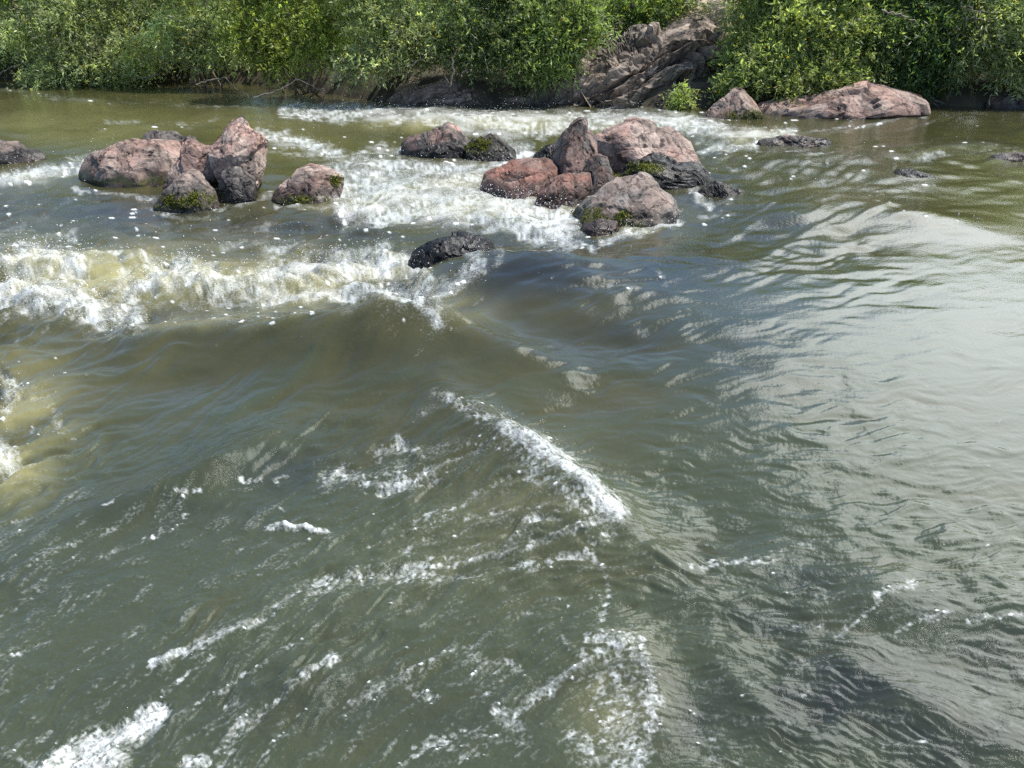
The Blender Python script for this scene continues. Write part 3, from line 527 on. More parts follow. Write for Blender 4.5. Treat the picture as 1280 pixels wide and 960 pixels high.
def fracture(P, K, seed, groove=.03, gw=.05):
    # split a surface into K tilted blocks with grooves between them
    r = np.random.default_rng(seed); c = P[r.integers(0, len(P), K)] + r.normal(size=(K, 3)) * .05
    D = np.empty((len(P), K), np.float32)
    for k in range(K): D[:, k] = np.sqrt(((P - c[k]) ** 2).sum(1))
    i1 = D.argmin(1); rows = np.arange(len(P)); f1 = D[rows, i1].copy(); D[rows, i1] = 9; f2 = D.min(1)
    h = r.normal(size=K); g = r.normal(size=(K, 3)); d = .35 * h[i1] + ((P - c[i1]) * g[i1]).sum(1)
    return d, np.exp(-((f2 - f1) / gw) ** 2) * groove
def rock(name, label, outline, wl, depth, seed, cols=(PINK, GREY), lean=.35, facets=14, tight=(.78, .95), wetline=.10, stain=.35, moss=None, sub=5, rough=1.0, parent=None, cat='rock', group='rocks standing in the rapids', planes=(), strata=None, crack=1.0, back=.6, z0=0.0, mossline=0.0, grow=1.04):
    """outline: silhouette in photo pixels (clockwise or not), wl: photo y where the front meets the water."""
    r = np.random.default_rng(seed)
    o = np.array(outline, float); o = o.mean(0) + (o - o.mean(0)) * grow; mx = .5 * (o[:, 0].min() + o[:, 0].max())
    _, yw = at(mx, wl, z0); Yc = float(yw + depth * back)
    xs, zs = at_d(o[:, 0], o[:, 1], Yc); cx = .5 * (xs.min() + xs.max()); cz = .5 * (zs.min() + zs.max())
    if cz < zs.min() + 1e-6: cz = zs.mean()
    # radius of the silhouette for every direction: intersect rays with the polygon
    th = np.linspace(-np.pi, np.pi, 721); Rr = np.full(th.shape, 1e-3)
    px, pz = xs - cx, zs - cz; qx, qz = np.roll(px, -1), np.roll(pz, -1)
    for k in range(len(px)):
        ex, ez = qx[k] - px[k], qz[k] - pz[k]; c, s = np.cos(th), np.sin(th); den = c * ez - s * ex
        with np.errstate(divide='ignore', invalid='ignore'):
            t = (px[k] * ez - pz[k] * ex) / den; u = (px[k] * s - pz[k] * c) / den
        ok = (t > 0) & (u >= -1e-6) & (u <= 1 + 1e-6) & np.isfinite(t); Rr = np.where(ok, np.maximum(Rr, t), Rr)
    S, T = ICO[sub]; rho = np.hypot(S[:, 0], S[:, 2]); a = np.arctan2(S[:, 2], S[:, 0])
    RR = np.interp(a, th, Rr); f = rho ** .82
    V = np.stack([RR * np.cos(a) * f, np.sign(S[:, 1]) * np.abs(S[:, 1]) ** .85 * depth, RR * np.sin(a) * f], -1)
    size = float(np.mean(Rr)); H = zs.max() - zs.min()
    # flat broken faces: a few deep cuts, then many shallow ones, most of them on the front and the top
    for k in range(facets + 22):
        n = r.normal(size=3); n[1] = -abs(n[1]) * 1.3 if r.random() < .75 else n[1]; n[2] = abs(n[2]) * .9 - .15; n[0] *= .8; n /= np.linalg.norm(n)
        d = V @ n; h = d.max() * (r.uniform(*tight) - .10 if k < facets else r.uniform(.82, .97)); ex = np.clip(d - h, 0, None); V -= n[None] * (ex * .98)[:, None]
    for n, fr in planes:
        n = np.array(n, float); n /= np.linalg.norm(n); d = V @ n; h = d.max() * fr; ex = np.clip(d - h, 0, None); V -= n[None] * (ex * .95)[:, None]
    an = np.arctan2(V[:, 2], V[:, 0]); bi = ((an + np.pi) / (2 * np.pi) * 90).astype(int) % 90; rn = np.zeros(90); np.maximum.at(rn, bi, np.hypot(V[:, 0], V[:, 2]))
    rn = np.where(rn > 0, rn, np.median(rn)); rn = (np.roll(rn, 1) + 2 * rn + np.roll(rn, -1)) / 4; tc_ = np.linspace(-np.pi, np.pi, 91)[:-1] + np.pi / 90
    q = np.interp(an, tc_, np.interp(tc_, th, Rr) / np.maximum(rn, 1e-3), period=2 * np.pi); V[:, [0, 2]] *= np.clip(q, .6, 1.9)[:, None]
    V[:, 1] += .65 * lean * (V[:, 2] - (z0 - cz)).clip(0)
    N = normals(V, T); sc = 1.0 / max(size, .05); off = r.uniform(-50, 50, 3)
    P = V * sc
    disp = .015 * fbm3(P * 1.6 + off, 5, seed) * rough + .020 * (np.abs(noise3(P * 5 + off, seed + 5)) - .3) * rough
    # joints: a few sharp cracks where a noise field crosses zero
    for k in range(2):
        q = noise3(P * (1.1 + .5 * k) * np.array([1, .5, 1.4]) + off * (k + 2), seed + 31 * k) + .12 * noise3(P * 5 + off, seed + 9)
        disp -= crack * .050 * np.exp(-(q / .028) ** 2) * sstep(-.3, .3, noise3(P * .9 + off * 3, seed + 77 + k))
    tone = 1.0; wob3 = np.stack([fbm3(P * 2 + off + 9 * k, 3, seed + 90 + k) for k in range(3)], -1) * .12
    if strata is not None:
        ang, freq, amt = strata; ca, sa = math.cos(ang), math.sin(ang)
        t = V[:, 2] * ca - V[:, 0] * sa; l = V[:, 0] * ca + V[:, 2] * sa; Q = np.stack([l * .42, t * 1.25, V[:, 1] * .8], -1) * freq * .5 + wob3 * 1.6
        d1, g1 = fracture(Q, 70, seed + 1, 1.0, .06); d2, g2 = fracture(Q, 420, seed + 2, 1.0, .035)
        tl = t * freq * 1.5 + .45 * noise3(V * 1.3 + off, seed + 50) + .3 * V[:, 1]; fr = tl - np.floor(tl); lay = np.floor(tl)
        hl = noise3(np.stack([lay * 7.3, l * .5, lay * 0 + .5], -1), seed + 53)           # each layer stands out by its own amount
        disp += amt / size * (.95 * hl + .50 * fr - .45 * np.exp(-(np.minimum(fr, 1 - fr) / .07) ** 2) + .14 * np.clip(d1, -1.2, 1.2) + .24 * np.clip(d2, -1, 1) - .16 * g2)
        tone = np.clip(1 + .18 * hl + .12 * d2 + .1 * d1, .6, 1.4)
    else:
        d1, g1 = fracture(P + wob3, 11, seed + 1, 1.0, .045); d2, g2 = fracture(P + wob3, 60, seed + 2, 1.0, .03)
        disp += .050 * rough ** .5 * np.clip(d1, -1.1, 1.1) - .030 * g1 * crack + .022 * rough * np.clip(d2, -.8, .8) - .008 * g2 * rough
        tone = np.clip(1 + .16 * d1 + .10 * d2, .7, 1.3)
    disp -= np.quantile(disp, .6)
    V = V + N * (disp * size)[:, None]
    # natural colour: two stones mixed, dark mineral stains, wet and algae near the splash line
    mixn = sstep(-.35, .35, fbm3(P * 1.2 + off * 2, 4, seed + 3)); C = cols[0][None] * (1 - mixn[:, None]) + cols[1][None] * mixn[:, None]
    st = sstep(-.1, .4, fbm3(P * np.array([2.2, 2.2, .8]) + off * 4, 4, seed + 8)) * stain; C = C * (1 - st[:, None]) + DARK[None] * st[:, None]
    C = C * (1 + .25 * fbm3(P * 6 + off, 3, seed + 13))[:, None].clip(.5, 1.6)
    C = C * (np.ones(len(V)) * tone)[:, None]; C = C * (1 - .5 * np.clip(g1 + .5 * g2, 0, 1))[:, None]                              # darker along the joints
    zw = V[:, 2] + cz - z0 + .05 * fbm3(P * 2.5 + off, 3, seed + 15)
    wetline += .06; wet = 1 - sstep(wetline * .5, wetline * 1.5 + 1e-4, zw); C = C * (1 - .74 * wet)[:, None]
    if mossline > 0:
        ml = sstep(0, .03, zw - .01) * (1 - sstep(mossline * .6, mossline * 1.4, zw)); C = C * (1 - .75 * ml[:, None]) + np.array((.06, .065, .015))[None] * .75 * ml[:, None]
    org = np.array([cx, Yc, z0]); Vl = V + np.array([0, 0, cz - z0])[None]
    if moss:
        W = Vl + org[None]; px, py = proj(W[:, 0], W[:, 1], W[:, 2]); Nn = normals(Vl, T)
        cdir = -(W - np.array([0, 0, CAMH])); cdir /= np.linalg.norm(cdir, axis=1)[:, None]; face = (Nn * cdir).sum(1) > -.15
        wt = np.zeros(len(W))
        for ex, ey, ra, rb in moss: wt = np.maximum(wt, np.exp(-(((px - ex) / ra) ** 2 + ((py - ey) / rb) ** 2) * .9))
        wt = np.where(face, wt, 0) * np.clip(.9 + 1.3 * fbm3(P * 3 + off, 3, seed + 60), 0, 1.6)
        C = C * (1 - np.clip(wt * 1.2, 0, .9))[:, None] + np.array((.075, .078, .016)) * np.clip(wt * 1.2, 0, .9)[:, None]
    ob = mesh_np(name, Vl, T, M_ROCK, parent, {'tint': C.clip(.01, .9), 'wet': wet}, smooth=False)
    if parent is None:
        ob.location = org; tag(ob, label, cat, group)
    else:
        ob.location = org - np.array(parent.location)
    # moss: tufts growing on picked patches (photo ellipses)
    if moss:
        wt = np.where((wt > .3) & (W[:, 2] > z0 - .02), wt, 0)
        if wt.sum() > 0:
            area = (wt > .05).sum(); n = int(min(3000, 300 + area * 2.0)); ii = r.choice(len(W), n, p=wt / wt.sum())
            c = Vl[ii] + r.normal(size=(n, 3)) * .012; d = Nn[ii] * .9 + r.normal(size=(n, 3)) * .5 + np.array([0, 0, .2]); d /= np.linalg.norm(d, axis=1)[:, None]
            s1 = np.cross(d, r.normal(size=(n, 3))); s1 /= np.linalg.norm(s1, axis=1)[:, None]; s2 = np.cross(d, s1)
            hl = r.uniform(.006, .016, n)[:, None]; hw = r.uniform(.006, .013, n)[:, None]
            tv = np.stack([c + s1 * hw, c - .5 * s1 * hw + .87 * s2 * hw, c - .5 * s1 * hw - .87 * s2 * hw, c + d * hl], 1).reshape(-1, 3)
            tf = (np.array([[0, 1, 3], [1, 2, 3], [2, 0, 3]])[None] + (np.arange(n) * 4)[:, None, None]).reshape(-1, 3)
            g = np.where(r.random(n)[:, None] < .5, np.array([[.115, .12, .015]]), np.array([[.06, .072, .014]])) * r.uniform(.7, 1.5, n)[:, None]
            mo = mesh_np('moss', tv, tf, M_MOSS, ob, {'tint': np.repeat(g, 4, 0)}); mo['kind'] = 'stuff'
    return ob

rock('boulder', 'long rounded pink boulder with a dark left end, lowest of the left-hand pile', [(92, 222), (96, 208), (108, 196), (128, 188), (150, 179), (172, 182), (196, 180), (214, 184), (226, 200), (232, 218), (236, 240), (226, 252), (190, 250), (150, 244), (110, 238), (96, 232)], 233, .5, 11, (PINK, PALE * .85), .55, 12, moss=None, mossline=.10, stain=.4, wetline=.06, planes=[((-.8, -.7, .1), .72), ((0, -.8, .75), .8)])
rock('boulder', 'dark grey rounded boulder top behind the long pink boulder', [(168, 182), (172, 171), (182, 167), (205, 167), (222, 171), (236, 176), (242, 186), (242, 215), (170, 215)], 222, .35, 12, (GREY * .75, GREY), .4, 8, back=1.6, stain=.5)
rock('boulder', 'cracked pink slab leaning in the middle of the left-hand pile', [(206, 232), (214, 200), (226, 192), (240, 194), (256, 206), (268, 224), (276, 238), (270, 250), (214, 250)], 240, .28, 13, (PINK, PALE * .8), .7, 10, stain=.2, wetline=.04, planes=[((.3, -.8, .6), .6)])
rock('boulder', 'small split pink boulder wedged against the tall block', [(218, 192), (224, 178), (236, 176), (248, 184), (262, 184), (276, 194), (282, 208), (276, 225), (262, 232), (230, 222)], 238, .3, 14, (PINK * .95, PINK * .8), .4, 12, back=.5, stain=.35)
rock('boulder', 'tall blocky pink boulder with a cracked sunlit top and overhung dark front', [(258, 184), (266, 176), (272, 166), (280, 154), (292, 150), (300, 156), (308, 167), (322, 170), (328, 178), (328, 205), (324, 232), (316, 252), (296, 250), (280, 234), (264, 200)], 243, .36, 15, (PINK * 1.1, PALE), .1, 5, (.86, .97), stain=.08, wetline=.03, planes=[((-.25, -.42, .88), .50), ((-.25, -.95, -.35), .50), ((1, -.2, .1), .85)], crack=1.3)
rock('boulder', 'jagged dark grey stone at the foot of the tall pink block', [(270, 222), (280, 212), (296, 212), (306, 222), (318, 226), (324, 240), (316, 256), (290, 256), (274, 240)], 251, .2, 16, (GREY * .7, GREY * .9), .3, 16, (.65, .9), stain=.3, rough=1.8, back=.35)
rock('boulder', 'small grey pyramid shaped rock with a mossy foot in front of the pile', [(192, 262), (204, 240), (216, 228), (228, 218), (240, 220), (250, 232), (262, 246), (272, 262), (268, 276), (232, 278), (200, 274)], 262, .28, 17, (GREY * .95, PALE * .62), .7, 10, moss=[(222, 252, 26, 8), (250, 250, 14, 8)], stain=.35, wetline=.10, back=.5)
rock('boulder', 'low pinkish rock with a moss skirt to the right of the tall pink block', [(342, 248), (352, 232), (364, 218), (378, 213), (400, 214), (414, 218), (426, 226), (428, 236), (420, 258), (400, 264), (360, 260)], 252, .3, 18, (PALE * .85, PINK * .9), .45, 12, moss=[(380, 250, 28, 5), (420, 226, 8, 6)], stain=.4, wetline=.08, rough=1.3)
rock('boulder', 'brown rock cut by the left edge of the picture', [(-60, 205), (-40, 186), (-10, 180), (10, 180), (24, 188), (40, 192), (48, 200), (46, 214), (0, 218), (-50, 216)], 208, .4, 19, (PALE * .65, GREY * .8), .5, 10, stain=.4, wetline=.16)
rock('boulder', 'pink topped jagged rock beside the mossy dark rock in mid river', [(494, 196), (504, 182), (520, 174), (540, 166), (556, 160), (568, 164), (580, 172), (592, 184), (596, 206), (580, 214), (510, 212)], 205, .5, 20, (PINK * .95, GREY * .7), .5, 18, (.68, .93), stain=.45, wetline=.18, rough=1.8)
rock('boulder', 'dark craggy rock with a mossy left shoulder in mid river', [(574, 206), (580, 186), (594, 176), (610, 170), (620, 170), (632, 180), (644, 190), (646, 206), (630, 214), (590, 214)], 207, .4, 21, (GREY * .45, GREY * .6), .4, 18, (.65, .92), moss=[(598, 182, 16, 9)], stain=.5, wetline=.2, rough=2.0)
rock('boulder', 'low flat red slab at the left of the central pile', [(600, 236), (608, 222), (624, 214), (644, 206), (664, 204), (684, 204), (698, 212), (704, 240), (690, 264), (660, 260), (640, 248), (614, 244)], 252, .5, 22, (RED * 1.25, PINK * .75), .8, 12, stain=.3, wetline=.12, planes=[((-.1, -.6, .8), .6)])
rock('boulder', 'dark wet rock half under the spray behind the red slab', [(660, 214), (668, 196), (684, 184), (700, 182), (706, 200), (704, 222), (680, 224)], 222, .3, 23, (DARK * 1.6, GREY * .5), .4, 10, stain=.6, wetline=.5, back=1.5)
rock('boulder', 'upright pointed rock like a fin in the central pile', [(688, 226), (692, 205), (698, 184), (708, 166), (716, 154), (726, 149), (736, 152), (737, 164), (744, 168), (748, 182), (742, 205), (734, 228), (728, 244), (700, 244)], 242, .4, 24, (PINK * .75, GREY * .85), .25, 7, (.84, .97), stain=.3, wetline=.05, planes=[((-.9, -.3, .3), .62), ((.25, -.9, .3), .55)], mossline=0)
rock('boulder', 'rust red wet rock at the waterline of the central pile', [(668, 256), (676, 240), (690, 228), (706, 222), (726, 222), (740, 224), (742, 244), (734, 262), (716, 272), (690, 274), (676, 268)], 262, .3, 25, (RED * 1.3, PINK * .7), .5, 12, stain=.3, wetline=.14, back=.5)
rock('boulder', 'biggest boulder of the central pile, grey pink with dark streaks down its left face', [(734, 216), (742, 192), (750, 174), (766, 166), (786, 160), (800, 155), (816, 158), (828, 164), (842, 162), (856, 170), (868, 182), (876, 196), (880, 214), (862, 232), (800, 246), (754, 246)], 232, .6, 26, (PALE * .95, PINK * .9), .45, 9, (.82, .96), stain=.32, wetline=.05, planes=[((-.75, -.7, .1), .62), ((.35, -.65, .7), .78)], crack=1.3)
rock('boulder', 'brown slanting rock under the fin between two boulders', [(724, 250), (728, 226), (738, 204), (748, 196), (762, 200), (768, 224), (764, 250), (744, 262)], 250, .25, 27, (PINK * .6, GREY * .7), .5, 9, stain=.4)
rock('boulder', 'wet black ledge with a bright moss edge below the biggest boulder', [(736, 262), (750, 242), (768, 224), (790, 210), (810, 200), (824, 200), (850, 208), (880, 212), (892, 224), (880, 250), (830, 262), (770, 270)], 246, .4, 28, (DARK * 1.3, GREY * .4), .5, 12, moss=[(800, 210, 24, 7), (770, 226, 20, 8), (748, 246, 14, 12)], stain=.5, wetline=.45, rough=1.4)
rock('boulder', 'rounded grey boulder with a mossy left foot nearest the camera in the central pile', [(720, 280), (728, 264), (744, 252), (764, 240), (786, 230), (806, 226), (822, 232), (836, 246), (850, 258), (852, 272), (840, 290), (800, 302), (770, 310), (744, 308), (728, 298)], 290, .45, 29, (GREY * 1.25, PALE * .75), .6, 9, (.82, .96), moss=[(744, 276, 26, 14), (776, 272, 14, 8), (800, 284, 16, 6)], stain=.3, wetline=.10)
rock('boulder', 'reddish brown wet stone under the mossy grey boulder', [(722, 300), (730, 284), (750, 278), (772, 282), (776, 300), (758, 318), (734, 316)], 300, .2, 30, (RED * .8, PINK * .5), .3, 10, stain=.4, wetline=.3, back=.3)
rock('boulder', 'small dark wet rock in the smooth water right of the central pile', [(864, 262), (868, 246), (880, 236), (898, 230), (916, 234), (932, 242), (928, 262), (900, 272), (874, 270)], 258, .28, 31, (GREY * .45, PINK * .4), .4, 12, moss=[(882, 256, 12, 8)], stain=.4, wetline=.35, rough=1.5)
rock('boulder', 'black wet rock with white water sheeting over it in mid stream', [(508, 336), (516, 316), (530, 303), (548, 298), (572, 297), (596, 300), (616, 306), (624, 322), (600, 350), (540, 356), (516, 350)], 340, .4, 32, (DARK * .5, DARK * .8), .3, 14, (.75, .94), grow=1.0, stain=.5, wetline=.8, rough=1.6)
rock('boulder', 'pale pointed rock with a moss cushion below the yellow green willow', [(872, 156), (884, 146), (900, 132), (912, 122), (924, 112), (938, 116), (946, 126), (954, 140), (956, 158), (930, 170), (890, 166)], 158, .6, 33, (PALE * .85, PINK * .9), .55, 12, moss=[(932, 147, 24, 9)], stain=.35, wetline=.12, rough=1.3)
rock('boulder', 'long bumpy pink boulder lying against the right bank', [(938, 160), (944, 146), (966, 134), (1000, 128), (1024, 124), (1046, 118), (1070, 113), (1096, 109), (1122, 109), (1140, 114), (1160, 122), (1174, 132), (1168, 146), (1110, 152), (1060, 162), (1000, 168), (960, 166)], 158, .8, 34, (PINK * 1.05, PALE), .6, 20, (.74, .94), stain=.4, wetline=.10, rough=2.0, planes=[((-.6, -.75, .2), .72)])
rock('boulder', 'flat dark rock barely above the water in the right rapids', [(948, 184), (956, 176), (976, 172), (1000, 172), (1024, 171), (1042, 176), (1044, 188), (1000, 194), (960, 192)], 185, .35, 35, (PINK * .7, GREY * .7), .4, 12, stain=.4, wetline=.05, rough=1.6, z0=.13)
rock('boulder', 'dark domed stone with smooth water curling over it at the right', [(1108, 232), (1116, 220), (1130, 214), (1150, 214), (1166, 220), (1172, 230), (1140, 238)], 224, .3, 36, (DARK * 1.5, GREY * .4), .3, 8, stain=.4, wetline=.6, z0=.145)
rock('boulder', 'low dark rock cut by the right edge of the picture', [(1240, 204), (1252, 196), (1272, 193), (1300, 192), (1330, 200), (1320, 214), (1260, 212)], 204, .3, 37, (GREY * .7, PINK * .6), .3, 10, stain=.4, wetline=.08, z0=.11)
rock('boulder', 'shaded brown boulder under the dark willow at the right bank', [(1222, 142), (1236, 126), (1252, 116), (1272, 116), (1300, 122), (1330, 140), (1320, 152), (1240, 152)], 144, .6, 38, (GREY * .7, PINK * .5), .4, 12, stain=.4, group='rocks along the far bank')
rock('boulder', 'low dark stone at the foot of the dark willow right of the long pink boulder', [(1160, 142), (1176, 136), (1200, 137), (1222, 140), (1226, 150), (1180, 150)], 143, .4, 39, (GREY * .5, PINK * .4), .3, 10, stain=.4, group='rocks along the far bank')
rock('rock_ledge', 'long dark undercut ledge of rock along the far bank below the bushes', [(440, 138), (456, 118), (480, 108), (540, 104), (600, 106), (660, 110), (710, 116), (740, 124), (744, 144), (600, 150), (470, 148)], 138, 1.0, 40, (PALE * .85, PALE * .62), .5, 18, (.75, .95), stain=.25, wetline=.01, rough=1.6, sub=6, cat='rock ledge', group=None, strata=(R(4), 2.6, .16), grow=1.02)
rock('rock_outcrop', 'tall fractured grey brown outcrop of slanting layers on the far bank', [(640, 136), (660, 116), (690, 96), (720, 78), (752, 62), (784, 48), (820, 36), (850, 26), (880, 20), (912, 24), (930, 36), (940, 60), (948, 100), (940, 140), (880, 150), (760, 148), (660, 146)], 139, 1.7, 41, (np.array((.37, .295, .235)), np.array((.24, .20, .165))), .75, 16, (.78, .95), stain=.28, wetline=.02, rough=1.5, sub=6, cat='rock outcrop', group=None, strata=(R(26), 2.4, .42), grow=1.0)

# ------------------------------------------------------------------ willows and bushes
def tube(path, radii, nseg=5):
    path = np.array(path, float); n = len(path); V = []; T = []
    for k in range(n):
        d = path[min(k + 1, n - 1)] - path[max(k - 1, 0)]; d /= np.linalg.norm(d) + 1e-9
        a = np.cross(d, [0.31, .2, .93] if abs(d[2]) < .9 else [1, 0, 0]); a /= np.linalg.norm(a) + 1e-9; b = np.cross(d, a)
        for s in range(nseg):
            t = 2 * math.pi * s / nseg; V.append(path[k] + radii[k] * (a * math.cos(t) + b * math.sin(t)))
    for k in range(n - 1):
        for s in range(nseg):
            p, q = k * nseg + s, k * nseg + (s + 1) % nseg; T += [(p, q, q + nseg), (p, q + nseg, p + nseg)]
    return np.array(V), np.array(T)
def join(parts):
    V = []; T = []; o = 0
    for v, t in parts: V.append(v); T.append(t + o); o += len(v)
    return np.concatenate(V), np.concatenate(T)
def curve(p, q, r, bend=.2, n=7):
    p, q = np.array(p, float), np.array(q, float); L = np.linalg.norm(q - p); m = (p + q) / 2 + r.normal(size=3) * L * bend * .5 + np.array([0, 0, L * bend * .5])
    t = np.linspace(0, 1, n)[:, None]; c = (1 - t) ** 2 * p + 2 * t * (1 - t) * m + t * t * q
    return c + r.normal(size=c.shape) * L * .012 * (t * (1 - t) * 4)
def leaves(cl, n, r, leaf, droop, cols, spray=11, shell=.55):
    """cl: ellipsoid clumps (centre, radii). Sprays of narrow leaves set through their volume."""
    vol = np.array([c[1][0] * c[1][2] for c in cl]) ** .9; ns = n // spray; ci = r.choice(len(cl), ns, p=vol / vol.sum())
    C = np.array([c[0] for c in cl])[ci]; Rd = np.array([c[1] for c in cl])[ci]; tone = np.array([c[2] for c in cl])[ci]
    d = r.normal(size=(ns, 3)); d /= np.linalg.norm(d, axis=1)[:, None]; rad = r.random(ns) ** (1 - shell) ** 1.0; rad = .25 + .85 * rad * r.uniform(.8, 1.12, ns)
    P = C + d * Rd * rad[:, None]
    ax = d * .8 + r.normal(size=(ns, 3)) * .55 + np.array([0, -.15, -droop]); ax /= np.linalg.norm(ax, axis=1)[:, None]
    sl = r.uniform(.18, .42, ns) * leaf[0] / .09
    sprt = r.uniform(.65, 1.4, ns)
    t = r.random((ns, spray)); pos = P[:, None] + ax[:, None] * (t * sl[:, None])[..., None] + np.array([0, 0, -1.0]) * (t ** 2 * sl[:, None] * droop * .5)[..., None]
    ld = ax[:, None] * .7 + r.normal(size=(ns, spray, 3)) * .65; ld /= np.linalg.norm(ld, axis=2)[..., None]
    up = r.normal(size=(ns, spray, 3)) * .9 + np.array([0, -.35, .55]); sd = np.cross(ld, up); sd /= np.linalg.norm(sd, axis=2)[..., None] + 1e-9
    ll = leaf[0] * r.uniform(.6, 1.25, (ns, spray))[..., None]; lw = leaf[1] * r.uniform(.7, 1.2, (ns, spray))[..., None]
    nn = np.cross(sd, ld)
    a = pos; b = pos + ld * ll * .5 + sd * lw * .5 + nn * lw * .12; c = pos + ld * ll; e = pos + ld * ll * .5 - sd * lw * .5 + nn * lw * .12
    V = np.stack([a, b, c, e], 2).reshape(-1, 3); m = ns * spray
    T = (np.array([[0, 1, 2], [0, 2, 3]])[None] + (np.arange(m) * 4)[:, None, None]).reshape(-1, 3)
    k = r.random((ns, spray, 1)); col = np.array(cols[0]) * (1 - k) + np.array(cols[1]) * k
    col = col * (sprt * tone)[:, None, None] * r.uniform(.75, 1.3, (ns, spray, 1)); yel = r.random((ns, spray, 1)) < .02
    col = col * 1.42; lum = col.mean(-1, keepdims=True); col = col * .80 + lum * .20 * np.array((1.08, 1.05, .80))
    col = np.where(yel, np.array([[[.30, .22, .04]]]), col)
    return V, T, np.repeat(col.reshape(-1, 3), 4, 0)
SAGE = ((.155, .188, .088), (.290, .310, .175)); DEEP = ((.085, .130, .045), (.160, .205, .095)); LIME = ((.150, .188, .030), (.220, .245, .055)); MID = ((.110, .165, .045), (.190, .240, .090)); YEL = ((.140, .180, .050), (.225, .255, .105)); DGRN = ((.050, .095, .028), (.095, .145, .050))
def shrub(label, clumps, Y, base, seed, cols, n, leaf=(.108, .034), droop=.35, twigs=3, name='willow_shrub', cat='shrub', group='willow bushes along the far bank', dep=.9, stems=6, shell=.5):
    """clumps: (px, py, rx, ry[, dY]) in photo pixels at distance Y; base: (px, dY) of the root."""
    r = np.random.default_rng(seed); s = Y / F / (CP if False else 1) * 1.0
    bx, _ = at_d(base[0], 100, Y + base[1]); by = Y + base[1]; bz = float(ground_z(np.array([bx]), np.array([by]))[0]) - .08
    bz = max(bz, -.1); root = empty(name, (float(bx), by, bz)); tag(root, label, cat, group); org = np.array([bx, by, bz])
    x0 = min(c[0] - c[2] for c in clumps if c[1] < 60) if min(c[1] for c in clumps) < 60 else 0; x1 = max(c[0] + c[2] for c in clumps)
    if min(c[1] for c in clumps) < 60 and base[1] > .6:      # the crown carries on above the frame
        clumps = list(clumps) + [(x, -38, (x1 - x0) * .24, 34, .5) for x in (x0 + (x1 - x0) * .22, (x0 + x1) / 2, x1 - (x1 - x0) * .22)]; n = int(n * 1.3)
    cl = []; tips = []
    if seed in (103, 104, 105, 106, 112, 113): clumps = [(c[0], c[1] - (20 if c[1] > 55 else 8)) + tuple(c[2:]) for c in clumps]
    for c in clumps:
        yy = Y + (c[4] if len(c) > 4 else 0); x, z = at_d(c[0], c[1], yy); sc = math.hypot(yy, CAMH - z) / F
        main = (np.array([x, yy, z]) - org, np.array([c[2] * sc, min(c[2], c[3] * 1.6) * sc * dep, c[3] * sc]), r.uniform(.85, 1.15)); tips.append(main[0])
        for k in range(7):                                   # break every mass into smaller, uneven clumps
            d = r.normal(size=3); d /= np.linalg.norm(d); d[1] = -abs(d[1]) * .8 if r.random() < .7 else d[1]
            cl.append((main[0] + d * main[1] * r.uniform(.35, .85), main[1] * r.uniform(.28, .52), r.uniform(.55, 1.42)))
    V, T, C = leaves(cl, int(n * .95), r, leaf, droop, cols, shell=shell); mesh_np('foliage', V, T, M_LEAF, root, {'tint': C}, smooth=False)
    pr = []
    for k in range(max(stems, len(tips))):
        q = tips[k % len(tips)] + r.normal(size=3) * .25; p = r.normal(size=3) * np.array([.22, .15, 0]); c = curve(p, q, r, .25, 8); R0 = r.uniform(.022, .05)
        pr.append(tube(c, np.linspace(R0, R0 * .3, 8)))
        for j in range(2):
            i = r.integers(3, 7); q2 = c[i] + r.normal(size=3) * .45; pr.append(tube(curve(c[i], q2, r, .2, 5), np.linspace(R0 * .4, .005, 5), 4))
    v, t = join(pr); mesh_np('stem', v, t, M_BARK, root)
    return root
def bare_branch(root, pts, Y, rad=.022):
    """a pale leafless branch under a bush, through photo points"""
    P = []
    for k, (a, b) in enumerate(pts):
        x, z = at_d(a, b, Y); P.append(np.array([x, Y, z]) - np.array(root.location))
    P = np.array(P); t = np.linspace(0, len(P) - 1, len(P) * 4); c = np.stack([np.interp(t, np.arange(len(P)), P[:, k]) for k in range(3)], -1); rr = np.random.default_rng(len(pts)); c += rr.normal(size=c.shape) * .012
    v, tt = tube(c, np.linspace(rad, rad * .45, len(c))); mesh_np('bare_branch', v, tt, M_BARK, root)

s = shrub('dark shaded willow in the left corner with bare grey twigs', [(-30, 30, 50, 40), (10, 20, 26, 30), (-60, 70, 40, 30), (0, 60, 14, 20)], 22.6, (-20, .8), 101, DEEP, 12000)
bare_branch(s, [(-6, 96), (10, 86), (22, 80), (34, 66)], 22.0); bare_branch(s, [(0, 50), (14, 62), (26, 72), (30, 84)], 22.0, .016)
s = shrub('large sage green willow drooping into the water at the left', [(60, 60, 46, 36), (110, 30, 60, 40), (160, 50, 56, 40), (70, 90, 44, 16, -.5), (130, 80, 50, 24, -.4), (190, 30, 50, 36, .3), (30, 40, 24, 24), (45, 98, 22, 8, -.7)], 21.4, (120, .9), 102, SAGE, 34000, droop=.55)
s = shrub('pale sage bush hanging low between the large willow and the lime green one', [(250, 62, 26, 22), (235, 82, 14, 12), (268, 84, 18, 16), (300, 76, 20, 14, -.3), (220, 30, 40, 34, .4), (215, 70, 24, 22, .3), (285, 40, 26, 26)], 20.0, (255, 1.3), 103, SAGE, 16000, droop=.6)
bare_branch(s, [(246, 106), (262, 100), (282, 96), (292, 108), (312, 122)], 18.9, .02); bare_branch(s, [(200, 92), (178, 98), (160, 96)], 20.4, .015)
